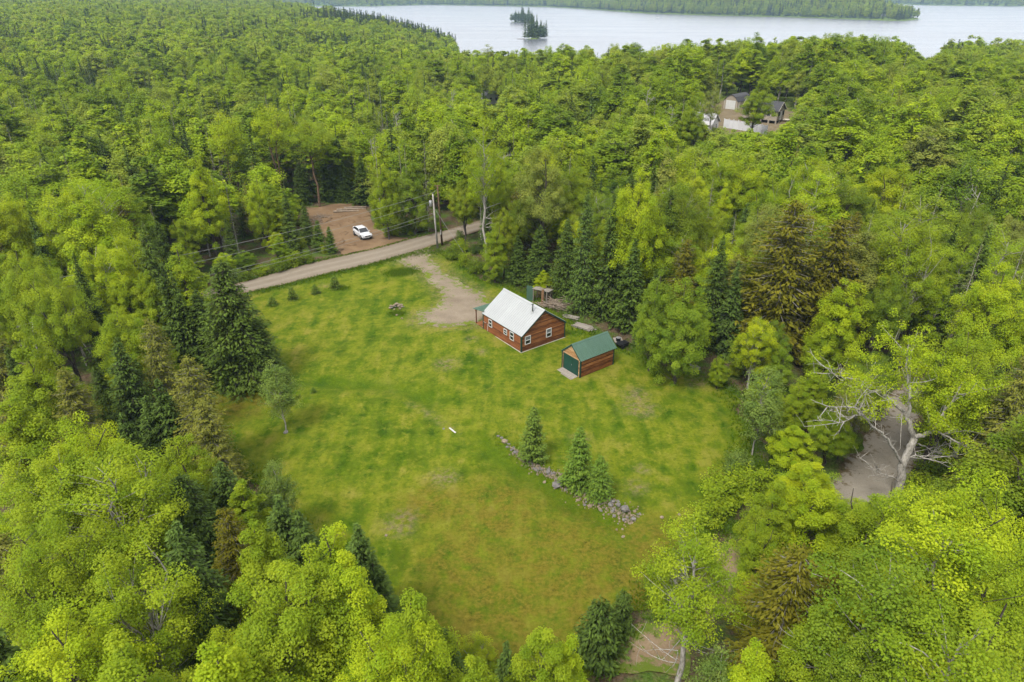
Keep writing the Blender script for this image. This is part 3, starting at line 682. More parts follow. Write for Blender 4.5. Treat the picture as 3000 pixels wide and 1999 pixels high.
def foot(kind, bx, by, ty, cr, colname, label, var=0, rz=None, mul=1.0):
    """a tree rooted at this pixel with its tip at row ty"""
    x, y = at(bx, by, 0); z = Tz(x, y); x, y = at(bx, by, z); h = 1.
    lo, hi = .3, 30.
    for _ in range(40):
        h = (lo+hi)/2
        if proj(x, y, z+h)[1] > ty: lo = h
        else: hi = h
    col = None if colname is None else tuple(v*mul for v in (PAL[colname] if isinstance(colname, str) else colname))
    return plant(kind, x, y, h, cr, col, label, var, rz)
SPR = (.060,.090,.013); SPB = (.056,.090,.018); SPD = (.042,.066,.011); SPL = (.075,.125,.014); CEO = (.120,.118,.010); CEL = (.16,.175,.03)
BY, FG, MG, DG, PO, GG = 'bright yellow-green', 'fresh green', 'mid green', 'deep green', 'pale olive', 'greyish green'
# trees standing on the lawn
foot('yardspruce', 1562, 1348, 1192, 1.4, SPR, 'green lawn spruce at the upper end of the stone row', 0, .4, 1.8)
foot('yardspruce', 1692, 1425, 1252, 1.5, SPL, 'tallest lawn spruce, halfway along the stone row', 1, 1.1, 1.4)
foot('yardspruce', 1753, 1455, 1335, 1.25, SPL, 'short bushy lawn spruce touching its taller neighbour by the stones', 0, 2.0, 1.4)
foot('slender', 838, 1262, 1048, 1.9, GG, 'slender grey-green young tree alone on the left of the lawn', 0, 0, 1.2)
foot('sapling', 858, 879, 838, 0.78, SPR, 'tiny spruce at the road edge, second from the left')
foot('sapling', 925, 862, 832, 0.7, SPR, 'tiny spruce at the road edge, second from the right')
foot('sapling', 983, 845, 808, 0.93, SPR, 'tiny round spruce at the road edge, rightmost of four')
foot('sapling', 799, 896, 868, 0.78, SPL, 'tiny light green spruce at the road edge, leftmost of four')
foot('sapling', 919, 1152, 1134, .35, SPL, 'tiny lone spruce seedling on open lawn right of the young tree')
# left of the lawn
foot('spruce', 718, 1118, 764, 4.6, SPR, 'tall broad spruce at the left edge of the lawn below the road', 2, .3, .85)
foot('spruce', 785, 1105, 935, 2.3, SPR, 'small spruce tucked against the right side of the broad lawn-edge spruce', 2, 2.2, .9)
foot('yardspruce', 674, 1150, 1055, 1.1, SPL, 'little fir at the feet of the broad lawn-edge spruce', 1, 0, .6)
foot('spruce', 625, 1090, 850, 3.2, SPD, 'dark spruce just left of the broad lawn-edge spruce', 0, .3, 1.0)
top('spruce', 470, 770, 12.5, 2.21, SPD, 'dark narrow spruce left of the slim bright tree by the road', 1, .2)
top('spruce', 500, 800, 11.5, 2.08, SPD, 'dark spruce right against the slim bright tree by the road', 3, .2, 1.15)
top('column', 508, 680, 14, 2.5, FG, 'slim upright bright tree where the road meets the left woods', 0)
top('maple', 337, 741, 12, 2.6, BY, 'yellow-tipped tree left of the slim upright roadside tree', 1)
top('maple', 420, 775, 11, 2.2, FG, 'rounded green tree between yellow-tipped tree and dark spruces', 4)
top('spruce', 214, 745, 13, 1.95, SPD, 'lone narrow dark spruce in the left woods level with the road', 1)
top('bare', 111, 925, 8, 1.8, None, 'dead grey tree near the left edge among green crowns', 0)
top('bare', 240, 885, 8, 1.6, None, 'dead grey tree under the narrow dark left spruce', 2)
top('cedar', 432, 935, 12, 2.2, CEL, 'pale olive cedar with bare grey limbs left of lawn', 1)
top('cedar', 545, 1045, 11, 2.5, CEL, 'wide olive cedar against the left edge of the lawn', 0)
top('cedar', 590, 1175, 8.5, 2.0, CEL, 'low olive cedar at the lawn edge, nearest of the olive three', 2)
top('spruce', 338, 990, 11.5, 2.86, SPB, 'blue-green spruce, tallest of the cluster on the left', 0, 1., .8)
top('spruce', 461, 1113, 9, 2.21, SPB, 'blue-green spruce, rightmost of the cluster on the left', 3, 1., .85)
top('spruce', 425, 1160, 7.5, 2.08, SPB, 'blue-green spruce, shortest of the cluster on the left', 1, 2.)
top('spruce', 355, 1211, 7.5, 1.95, SPB, 'blue-green spruce, lowest in view of the cluster on the left', 3, 2.)
top('maple', 30, 690, 15, 3.2, FG, 'tall green tree at the left edge level with the road', 0)
top('maple', 115, 770, 14, 3.4, FG, 'wide green tree with dark trunk near left edge, below road level', 2)
top('maple', 60, 985, 13, 3.0, FG, 'bright crown at the left edge under the dead grey tree', 1)
top('maple', 333, 874, 11.5, 2.8, FG, 'dense green crown above the blue-green spruce cluster', 0)
top('cedar', 180, 1080, 11, 2.3, CEL, 'brownish cedar between bright crowns at the left', 2, mul=.8)
top('maple', 205, 1215, 13, 3.6, BY, 'big bright rounded crown below the brownish left cedar', 2)
top('edgemaple', 513, 1258, 10.5, 2.5, FG, 'compact bright crown beside the low olive cedar', 0)
top('maple', 20, 1130, 13, 3.0, FG, 'fresh green crown at the left edge, mid height', 4)
top('slender', 790, 1335, 7.5, 1.6, GG, 'grey-green young tree leaning over the left lawn margin', 1)
# lower left
top('birch', 285, 1290, 14, 3.8, FG, 'spreading birch with several white stems at lower left', 0, .6)
top('maple', 90, 1290, 13, 3.0, FG, 'green crown left of the white-stemmed birch', 3)
top('spruce', 525, 1390, 9.5, 3.12, SPB, 'wide bluish spruce right of the white-stemmed birch', 2, 0, .9)
top('spruce', 640, 1352, 8.5, 2.60, SPB, 'bluish spruce by the lawn, right of the wide one', 0)
top('column', 700, 1395, 8, 1.6, FG, 'slim light green tree between two bluish spruces at lower left', 1)
top('spruce', 812, 1452, 8.5, 2.21, SPB, 'grey-green spruce beside the bright leafy spire', 1, 0, 1.1)
top('spruce', 870, 1500, 7.5, 2.21, SPB, 'grey-green spruce half hidden behind the bright leafy spire', 3, 0, 1.0)
top('spruce', 508, 1526, 12, 2.99, SPB, 'green spruce standing above the lowest left crowns', 0, 0, 1.15)
top('cedar', 657, 1490, 9.5, 1.9, CEO, 'orange-tinged cedar at lower left', 1, mul=.9)
top('maple', 735, 1500, 11, 2.3, FG, 'rounded green crown right of the orange-tinged lower left cedar', 4)
top('column', 955, 1492, 13, 1.9, BY, 'bright yellow-green leafy spire at the lower left of the lawn', 0)
top('maple', 823, 1605, 14, 3.7, FG, 'large bright maple below the leafy spire', 0)
top('birch', 371, 1605, 13, 3.0, FG, 'birch with pale trunk near the lower left corner', 1)
top('maple', 85, 1530, 13, 3.4, FG, 'broad green crown at the left edge near the bottom', 2)
top('maple', 600, 1850, 14, 3.2, BY, 'bright crown at the bottom edge left of the large maple', 4)
top('maple', 350, 1900, 15, 2.8, FG, 'bright crown cut by the bottom edge, lower left', 1)
top('maple', 120, 1780, 14, 3.4, BY, 'bright crown in the bottom left corner', 0)
top('maple', 1020, 1640, 12.5, 2.4, BY, 'bright maple crown right of the large maple', 1)
top('maple', 1215, 1715, 12, 2.7, FG, 'bright maple crown bordering the bottom of the lawn', 4)
top('spruce', 1045, 1535, 9, 2.08, SPB, 'grey-green spruce at the lawn edge right of the leafy spire', 1, 0, 1.1)
top('spruce', 1090, 1625, 8, 1.95, SPB, 'small dark spruce at the lawn edge above bright maples', 3)
top('spruce', 1300, 1845, 8, 1.95, SPB, 'dark spruce at the bottom edge beside the bright maple', 1)
top('spruce', 1482, 1880, 7.5, 1.30, SPB, 'narrow spruce at the bottom edge in the middle', 3)
top('maple', 1110, 1830, 13, 2.8, BY, 'bright crown at the bottom edge below the lawn corner', 2)
top('maple', 1380, 1930, 11, 1.8, FG, 'small green crown at the bottom edge left of the narrow spruce', 1)
top('maple', 1590, 1858, 10, 2.3, FG, 'light green maple at the bottom edge in the middle', 1)
top('maple', 1670, 1848, 9.5, 1.7, BY, 'light green maple tip right of the middle bottom one', 4)
top('whitepine', 1763, 1772, 4.6, 1.7, SPB, 'round bushy pine beside the dirt path at the bottom', 0, 0, .75)
top('whitepine', 1830, 1735, 3.6, .9, SPB, 'small bushy pine behind the round bottom pine', 0, 2., 1.0)
# lower right
top('aspen', 2050, 1520, 13.5, 2.5, FG, 'airy tree with dark slim trunk below the stone row end', 0)
foot('bush', 2110, 1475, 1392, 1.9, FG, 'big leafy bush at the lower right lawn corner', 0)
foot('bush', 2200, 1440, 1370, 1.6, FG, 'leafy bush right of the lawn corner bush', 1)
foot('bush', 2160, 1390, 1320, 1.2, GG, 'grey-green bush on the right lawn margin', 2)
foot('bush', 2070, 1530, 1470, 1.2, FG, 'low leafy bush under the lawn corner bush', 2)
foot('bush', 2700, 1450, 1395, 1.5, FG, 'leafy bush right of the forked trunk by the gravel track', 0)
foot('bush', 2735, 1390, 1330, 1.6, MG, 'leafy bush behind the forked trunk at the gravel edge', 1)
foot('bush', 2725, 1310, 1255, 1.5, FG, 'leafy bush at the upper right side of the gravel track', 2)
top('edgemaple', 2405, 1372, 9.5, 2.6, BY, 'bright tree in front of the grey gravel track', 0)
top('edgemaple', 2280, 1385, 9, 2.0, FG, 'bright narrow tree left of the gravel track', 4)
top('edgemaple', 2560, 1420, 10, 2.6, FG, 'green tree at the lower edge of the gravel track', 1)
top('edgemaple', 2250, 1500, 8, 1.7, FG, 'green tree left of the orange cedar at lower right', 3)
top('cedar', 2352, 1610, 10.5, 3.4, CEO, 'orange-yellow cedar at lower right', 0)
top('cedar', 2450, 1680, 9, 1.8, CEO, 'smaller orange cedar tucked right of the large lower one', 2, mul=.8)
top('maple', 2448, 1785, 10.5, 2.4, FG, 'yellow-green maple at the bottom, right of the orange cedar', 1)
top('maple', 2226, 1850, 10.5, 2.0, BY, 'yellow-green maple at the bottom, left below the orange cedar', 4)
top('slender', 2120, 1890, 9, 1.6, GG, 'pale wispy tree at the bottom edge by the path', 0)
top('aspen', 2650, 1610, 15, 3.2, MG, 'green poplar with bare grey limbs at lower right', 1, mul=1.2)
top('aspen', 2800, 1500, 16, 3.2, BY, 'bright poplar with twisting pale limbs near the right edge', 0)
top('maple', 2900, 1370, 16, 3.6, BY, 'bright crown at the right edge beside the gravel track', 2)
top('maple', 2960, 1600, 16, 3.4, FG, 'bright crown at the right edge near the bottom', 5)
top('aspen', 2860, 1780, 16, 2.8, FG, 'poplar in the bottom right corner', 1)
top('maple', 2620, 1850, 13, 2.5, MG, 'green crown at the bottom edge, right', 3, mul=1.2)
# right of the lawn
foot('slender', 2203, 1335, 1058, 2.1, GG, 'grey-green willow-like tree on the right margin of the lawn', 1, 1, 1.15)
top('cedar', 2335, 590, 17, 5.4, CEO, 'huge rusty orange cedar right of the shed woods', 0)
top('cedar', 2470, 640, 15.5, 4.4, CEO, 'rusty cedar behind and right of the huge one', 1, mul=.85)
top('edgemaple', 2496, 795, 12, 3.1, BY, 'bright dome-shaped maple in front of the rusty cedars', 0)
top('edgemaple', 2430, 930, 7.5, 2.2, FG, 'green tree below the dome-shaped maple', 3)
top('edgemaple', 2395, 1060, 6.5, 2.0, FG, 'low green tree by the lawn right of the willow-like tree', 1)
top('edgemaple', 2350, 1120, 5.5, 1.7, FG, 'small green tree on the gravel track verge', 4)
top('edgemaple', 2300, 990, 6.5, 1.8, MG, 'dark-leaved small tree beneath the huge rusty cedar', 3, mul=1.3)
top('edgemaple', 2115, 1032, 4.2, 1.2, FG, 'small bright maple at the right lawn edge under dark trees', 1)
top('edgemaple', 2020, 790, 12.5, 3.1, MG, 'full green maple at the lawn edge right of the shed', 0, mul=1.35)
top('edgemaple', 1935, 760, 12.5, 2.5, MG, 'green maple behind the shed', 3, mul=1.3)
top('spruce', 2120, 690, 13, 2.47, SPD, 'dark spruce left of the huge rusty cedar', 0, 0, 1.25)
top('spruce', 2165, 765, 11, 1.95, SPB, 'bluish spruce leaning into the huge rusty cedar', 1)
top('birch', 2720, 665, 15, 3.2, FG, 'tall birch with a pale trunk right of the rusty cedars', 1)
top('maple', 2620, 800, 11, 2.6, MG, 'deep green tree right of the dome-shaped maple', 2, mul=1.1)
top('maple', 2960, 755, 15, 3.6, BY, 'bright tall crown at the right edge above the gravel track', 0)
top('maple', 2860, 950, 14, 3.6, FG, 'wide bright crown near the right edge behind the forked tree', 2)
# behind the cabin
for i, (bx, by, ty, cr, c, lab) in enumerate([(1705,915,556,2.0,SPB,'tall bluish spruce behind the woodpile, left of two spires'), (1775,935,568,1.9,SPD,'tall dark spruce behind the shed, right of two spires'),
        (1655,872,640,2.2,SPD,'dark spruce behind the brush pile'), (1580,835,660,2.2,SPD,'dark spruce behind the cabin ridge'), (1840,965,700,2.2,SPD,'dark spruce right behind the shed roof'),
        (1515,825,690,1.9,SPD,'dark spruce past the far end of the cabin'), (1900,1010,790,1.8,SPD,'shorter dark spruce at the lawn edge right of the shed')]):
    foot('spruce', bx, by, ty, cr*1.2, c, lab, (0, 1, 2, 0, 3, 1, 3)[i], i*.7, 1.25)
foot('maple', 1585, 800, 405, 4.0, PO, 'large pale olive tree with grey forked limbs behind the cabin', 5, .4, 1.0)
foot('aspen', 1425, 765, 330, 3.0, FG, 'tall green aspen behind the end of the driveway', 0, .4, 1.0)
foot('maple', 1840, 930, 470, 3.6, BY, 'broad bright maple towering behind the shed', 0, .4)
foot('edgemaple', 1450, 830, 640, 2.3, FG, 'green tree on the driveway bank by the cabin', 1)
foot('edgemaple', 1140, 703, 445, 3.0, FG, 'light green conical tree right of the white car', 1, mul=.95)
foot('edgemaple', 1215, 688, 455, 3.2, MG, 'dense green tree between the white car and the poles', 0, .4, 1.2)
foot('tallpine', 937, 606, 335, 3.6, FG, 'tall bare-trunked tree behind the dirt clearing', 0, .4)
foot('tallpine', 706, 620, 330, 3.4, BY, 'tall slim-trunked tree in the woods left of the clearing', 1, .4)
foot('tallpine', 830, 590, 305, 3.6, BY, 'tall tree with pale forked stems behind the clearing', 1, 2.4)
foot('edgemaple', 780, 738, 492, 2.4, BY, 'bright tree at the roadside left of the clearing', 1)
foot('maple', 640, 780, 430, 3.0, BY, 'bright spreading tree above the left stretch of road', 4)
foot('edgemaple', 560, 800, 610, 2.2, FG, 'green tree at the roadside under the wires', 3)
for i, (bx, by, ty, cr) in enumerate([(690,790,640,1.5),(860,745,560,1.9),(905,715,590,1.5)]):
    foot('spruce', bx, by, ty, cr, SPR, ('dark spruce at the roadside under the wires', 'spruce with drooping boughs left of the dirt clearing', 'dim spruce on the rim of the dirt clearing')[i], i)
for i, (bx, by, ty, cr, lab) in enumerate([(890,598,470,2.2,'dark spruce behind the clearing, leftmost of four'),(965,588,455,2.4,'dark spruce behind the clearing, second of four'),(1015,590,470,2.2,'dark spruce behind the clearing, third of four'),(1068,600,460,2.6,'dark spruce behind the clearing, rightmost of four')]): foot('spruce', bx, by, ty, cr, SPD, lab, i, i*1.1, 1.0)
foot('yardspruce', 940, 738, 645, 1.3, SPL, 'young green spruce by the clearing, left of the pair', 0, 0, .85)
foot('yardspruce', 972, 742, 664, 1.1, SPL, 'young green spruce by the clearing, right of the pair', 1, 0, .85)
for i, (px, py) in enumerate([(1150,690),(1190,685),(1235,675),(900,770),(860,782),(820,795),(770,806),(720,822),(660,838),(1330,760),(1365,780),(1400,800),(1350,735)]):
    foot('bush', px, py, py-rng.uniform(28, 48), rng.uniform(1.0, 1.5), (FG, MG)[i % 2], ['low bush right of the white car, nearest it', 'low bush right of the white car, middle of three', 'low bush right of the white car, farthest from it',
         'low bush on the road verge, nearest the clearing', 'low bush on the road verge, second from the clearing', 'low bush on the road verge, third from the clearing', 'low bush on the road verge, fourth from the clearing',
         'low bush on the road verge, fifth from the clearing', 'low bush on the road verge, leftmost of six', 'low bush behind the utility poles, lowest', 'bush on the bank right of the driveway, left of two', 'bush on the bank right of the driveway, right of two', 'low bush right of the utility poles by the road'][i], i, None, .95)

# trees in front of the neighbours' yard
foot('maple', 2206, 386, 192, 4.4, FG, 'tall green tree standing before the far house and fence', 1)
top('aspen', 2092, 270, 13, 2.4, PO, 'thin pale tree in front of the far white house', 1)
top('maple', 2030, 290, 14, 3.2, FG, 'green tree left of the far white house', 1)
# the old forked tree over the gravel track: a real trunk in two stems, pale bare limbs on the left, leafy crown on the right
def forked():
    r = np.random.default_rng(5); WV, WQ = [], []; x0, y0 = at(2626, 1466); z0 = Tz(x0, y0); x0, y0 = at(2626, 1466, z0)
    def pt(px, py, dy=0.):
        """a point of the tree seen at this pixel, dy metres behind the foot"""
        y = y0+dy; k = (999.5-py)/2000; zz = y*(k*cp-sp)/(cp+k*sp); return np.array([(px-1500)/2000*(y*cp-zz*sp)-x0, dy, zz+CAM_H-z0])
    limbs = [([(2626,1472),(2640,1400),(2648,1350),(2668,1310),(2680,1285)], [0,0,.1,.2,.3], .33, .25, 0), ([(2680,1285),(2668,1240),(2650,1210),(2610,1172),(2585,1152),(2545,1125),(2500,1112)], [.3,.5,.8,1.0,1.2,1.5,1.8], .21, .04, .3),
             ([(2660,1218),(2668,1170),(2662,1120),(2655,1065),(2662,1010)], [.6,.9,1.3,1.7,2.1], .15, .03, .9), ([(2684,1280),(2715,1272),(2742,1262),(2748,1225),(2790,1180),(2820,1120)], [.2,-.1,-.4,-.5,-.7,-.8], .18, .03, 1.0),
             ([(2645,1362),(2625,1325),(2590,1275),(2560,1250),(2533,1222)], [.1,-.3,-.7,-.9,-1.1], .12, .05, .1), ([(2535,1224),(2505,1195),(2470,1190),(2425,1190)], [-1.1,-1.4,-1.6,-1.9], .06, .02, 0), ([(2533,1222),(2510,1215),(2480,1232),(2452,1248)], [-1.1,-1.0,-.9,-.8], .05, .02, 0),
             ([(2545,1125),(2500,1110),(2460,1105),(2435,1090),(2418,1078)], [1.5,1.2,1.0,.9,.9], .05, .015, .1), ([(2590,1158),(2550,1140),(2510,1140)], [1.1,.7,.4], .05, .015, .5), ([(2648,1345),(2690,1335),(2730,1350)], [.1,-.4,-.8], .05, .015, 0),
             ([(2742,1262),(2790,1285),(2825,1310)], [-.4,-.9,-1.2], .07, .02, .3), ([(2636,1410),(2600,1395),(2540,1365)], [0,-.5,-.9], .04, .012, 0), ([(2690,1300),(2730,1320),(2765,1330)], [.2,.6,.8], .05, .015, .3)]
    cen = []
    for pts, dys, r0, r1, lf in limbs:
        q = np.array([pt(a, b, d) for (a, b), d in zip(pts, dys)]); t = np.linspace(0, len(q)-1, len(q)*3); p = np.column_stack([np.interp(t, np.arange(len(q)), q[:, k]) for k in range(3)])
        p[1:-1] = (p[:-2]+2*p[1:-1]+p[2:])/4; p[1:-1] += r.normal(0, .05, (len(p)-2, 3)); tube_np(p, np.linspace(r0, r1, len(p)), 7, WV, WQ)
        if r0 > .3: continue
        for _ in range(12 if r0 > .1 else 8):
            i = r.integers(len(p)//4, len(p)); d = (p[-1]-p[0])/np.linalg.norm(p[-1]-p[0])*.7+r.normal(0, .65, 3)+[0, 0, .15]; Ln = r.uniform(.6, 1.7); e = p[i]+d*Ln
            pp = bez(p[i], p[i]+d*Ln*.5+r.normal(0, .18, 3), e, 5); tube_np(pp, np.linspace(.034, .012, 5), 4, WV, WQ)
            if r.random() < lf: cen.append(e)
            for w_ in range(4):
                k = r.integers(1, 5); e2 = pp[k]+r.normal(0, .42, 3)+[0, 0, .12]; tube_np(bez(pp[k], (pp[k]+e2)/2+r.normal(0, .08, 3), e2, 4), np.linspace(.019, .008, 4), 3, WV, WQ)
                if r.random() < lf: cen.append(e2)
    for a, b, d in ((2560,1060,1.5),(2600,1020,1.8),(2640,1000,2.0),(2690,1010,2),(2730,1040,.5),(2780,1080,0),(2810,1110,-.5),(2570,1195,1.2),(2480,1150,.5),(2520,1070,1.5),(2590,1090,1.6),(2700,1080,1),(2760,1150,-.4),(2790,1230,-.8),(2720,1180,.4),(2840,1170,-.8)):
        for _ in range(5): cen.append(pt(a, b, d)+r.normal(0, .7, 3))
    cen = np.array(cen); n = 17000; ci = r.integers(0, len(cen), n); g = r.normal(size=(n, 3)); g /= np.linalg.norm(g, axis=1, keepdims=True); g *= (r.uniform(0, 1, n)**.45)[:, None]
    ct = r.uniform(0, 1, len(cen)); LV, LQ = leaves_np(cen[ci]+g*[.5, .5, .36], g+np.array([0, 0, .9])+r.normal(0, .5, (n, 3)), .12*r.uniform(.65, 1.3, n), .78, r)
    o = thing('forked_tree', 'old forked tree with pale bare limbs reaching left over the gravel track', 'tree', (x0, y0, z0))
    obj('trunk', qmesh('forked wood', np.concatenate(WV), np.concatenate(WQ), [M['deadwood']], smooth=np.ones(sum(len(q) for q in WQ), bool)), o)
    c = obj('crown', qmesh('forked foliage', LV, LQ, [M['leaf']], tint=.5*ct[ci]+.5*r.uniform(0, 1, n)), o); c.color = (*PAL['bright yellow-green'], 1)
    planted.append((x0, y0, 3.0)); planted.append((x0+2, y0+.5, 2.5)); PROT.append((x0, y0, z0-2, 13.5, 5.0))
forked()

# ------------------------------------------------------------------ the rest of the forest
def cand(r0, r1, s):
    """jittered points over the view between two distances"""
    g = np.arange(-r1, r1, s); X, Y = np.meshgrid(g, np.arange(5, r1, s)); x = X.ravel()+rng.uniform(-.42, .42, X.size)*s; y = Y.ravel()+rng.uniform(-.42, .42, X.size)*s
    d = np.hypot(x, y); k = (d >= r0) & (d < r1) & (np.abs(x) < y*.80+26); return x[k], y[k]
NOGO = [LAWN, ROAD, CLEARING, GRAVEL, PATH, YARD, gpoly([(1290,740),(1345,770),(1400,800),(1500,850),(1480,840),(1330,735)])]
def land(x, y, m=6): return inpoly(x, y, LANDMAIN) & (pdist(x, y, LANDMAIN) > m)
PA = np.array(PROT); _cx, _cy = proj(PA[:, 0], PA[:, 1], PA[:, 2]+.64*PA[:, 3]); _t = proj(PA[:, 0], PA[:, 1], PA[:, 2]+PA[:, 3])[1]
_rx = proj(PA[:, 0]+PA[:, 4], PA[:, 1], PA[:, 2]+.5*PA[:, 3])[0]-proj(PA[:, 0], PA[:, 1], PA[:, 2]+.5*PA[:, 3])[0]; _ry = np.abs(_cy-_t)
def hides(x, y, z0, h, cr, slim):
    """would this tree stand in front of one already placed?"""
    xs = []; zs = []
    for f, w_ in ((.55, 1.0), (.8, .75), (1.0, 0)):
        if slim: w_ = max(1.05-f, .05)
        for s in ((-1, 0, 1) if w_ else (0,)): xs.append(x+s*cr*w_); zs.append(z0+h*f)
    px, py = proj(np.array(xs), np.full(len(xs), y), np.array(zs)); k = PA[:, 1] > y+.4
    q = ((px[:, None]-_cx[k])/(_rx[k]*.85))**2+((py[:, None]-_cy[k])/(_ry[k]*.9))**2
    return bool((q < 1).any())
fillers = []        # (dist, kind, x, y, h, cr, colname)
def choose(x, y, px, py):
    c = vnoise(x, y, 24, 31); q = rng.random()
    pc = (.12+.5*sst(.5, .8, c))*(1 if y < 130 else .6)
    if px < 1000 and y < 75: pc += .08
    if 860 < px < 1080 and 95 < y < 135: pc += .3
    band = (px < 1350) and (150 < y < 260)
    pc2 = .05+(.38 if band else .04)
    if px > 1800 and y > 110: pc *= .45
    if q < pc2: return 'thinspruce'
    if q < pc2+pc: return 'spruce'
    if q < pc2+pc+(.04 if y < 120 else .012): return 'cedar'
    if q < pc2+pc+.055: return 'bare'
    return 'maple'
def colour(kind, x, y):
    if kind == 'maple':
        t = vnoise(x, y, 16, 41)*.55+rng.random()*.6
        return BY if t < .50 else FG if t < .74 else MG if t < .88 else PO if t < .96 else DG if t < 1.11 else 'dull brownish'
    return None
for (r0, r1, s) in ((16, 60, 3.1), (60, 110, 3.5), (110, 185, 4.4), (185, 330, 5.0), (330, 520, 5.8)):
    xs, ys = cand(r0, r1, s); zs = T(xs, ys)
    ok = land(xs, ys)
    for p in NOGO: ok &= ~inpoly(xs, ys, p) & (pdist(xs, ys, p) > .7)
    for x, y, z in zip(xs[ok], ys[ok], zs[ok]):
        px, py = proj(x, y, z+8)
        if not (-260 < px < 3260) or py > 2500: continue
        kind = choose(x, y, px, py); d = math.hypot(x, y)
        if r1 <= 185 and planted:
            pd = min((math.hypot(x-a, y-b)-.42*c) for a, b, c in planted) if r1 <= 110 else 9
            if pd < 1.0: continue
        h = rng.uniform(8, 16.5) if kind == 'maple' else rng.uniform(8, 15.5) if kind == 'spruce' else rng.uniform(8.5, 14.5)
        cr = {'maple': h*rng.uniform(.17, .28)+(.3 if d < 110 else 1.0), 'spruce': h*rng.uniform(.13, .20), 'cedar': rng.uniform(2, 2.7), 'thinspruce': rng.uniform(.9, 1.3), 'bare': rng.uniform(1.4, 2.2)}[kind]
        slim = kind in ('spruce', 'thinspruce', 'cedar')
        for k in (1, .82, .66, .5, .36, .25):
            if not opens(x, y, z, h*k, cr*(k**.6), .3, slim) and not (d < 175 and hides(x, y, z, h*k, cr*(k**.6), slim)): break
        else: continue
        if k < .4 and kind in ('thinspruce', 'bare', 'cedar'): continue
        fillers.append((d, kind, x, y, z, h*k, cr*(k**.6), colour(kind, x, y)))
fillers.sort(key=lambda f: f[0])
def bare_ok(): pass
cnt = {'maple': 0, 'spruce': 0, 'cedar': 0, 'thinspruce': 0, 'bare': 0}
LIM = {'maple': 235, 'spruce': 190, 'cedar': 60, 'thinspruce': 90, 'bare': 40}
MID = {'maple': ('maple_mid', 5), 'spruce': ('spruce_mid', 3), 'cedar': ('cedar_mid', 1), 'thinspruce': ('thin_mid', 1), 'bare': ('bare', 3)}
stuff_pts = []      # (far?, kind, x, y, z, h, cr)
SPCOL = [SPR, SPD, SPB, SPL]
auto = []
for (d, kind, x, y, z, h, cr, cn) in fillers:
    px, py = proj(x, y, z+h*.8)
    vis = -60 < px < 3060 and py < 2060
    if cnt[kind] < LIM[kind] and d < 215 and vis:
        cnt[kind] += 1
        near = d < 105
        k2 = kind if near else MID[kind][0]
        if kind == 'maple':
            col = jcol(cn); nm = cn
            if near and rng.random() < .16: k2 = 'birch'
            elif near and rng.random() < .12: k2 = 'aspen'
        elif kind in ('spruce', 'thinspruce'):
            i = rng.integers(0, 3); col = tuple(np.array(SPCOL[i])*rng.uniform(.85, 1.35)); nm = ('green', 'dark', 'bluish')[i]
            if kind == 'thinspruce': col = (.11,.115,.05); nm = 'grey-green'
        elif kind == 'cedar': i = rng.integers(0, 2); col = (CEO, CEL)[i]; nm = ('orange-brown', 'pale olive')[i]
        else: col = (1, 1, 1); nm = 'grey'
        b = {'maple': 'maple', 'birch': 'birch', 'aspen': 'aspen'}.get(k2, kind)
        o = plant(k2, x, y, h, cr, col, None, rng.integers(0, len(PRO[k2])), None, None, b, z)
        auto.append((o, b, nm, px, py))
    elif d > 60 and (vis or d > 100):
        stuff_pts.append((d, kind, x, y, z, h, cr))
# undergrowth along the forest edges
ub = 0
ex, ey = cand(20, 125, 2.6)
near_edge = np.zeros(len(ex), bool)
for p in (LAWN, CLEARING, GRAVEL, PATH, ROAD):
    near_edge |= (~inpoly(ex, ey, p)) & (pdist(ex, ey, p) < 4.5) & (pdist(ex, ey, p) > .5)
for p in NOGO: near_edge &= ~inpoly(ex, ey, p)
for x, y in zip(ex[near_edge], ey[near_edge]):
    if rng.random() < .35: continue
    z = Tz(x, y); px, py = proj(x, y, z+.8)
    if not (-20 < px < 3020 and py < 2020): continue
    if (1480 < px < 1900 and py < 1040): continue          # bare litter behind the cabin and shed
    h = rng.uniform(.8, 1.9); cr = h*rng.uniform(.5, .75)
    if opens(x, y, z, h*.8, cr*.5, .6): continue
    cn = (FG, MG, MG, DG, GG)[rng.integers(0, 5)]
    o = plant('bush', x, y, h, cr, jcol(cn), None, rng.integers(0, 3), None, None, None, z); auto.append((o, 'bush', cn, px, py)); ub += 1

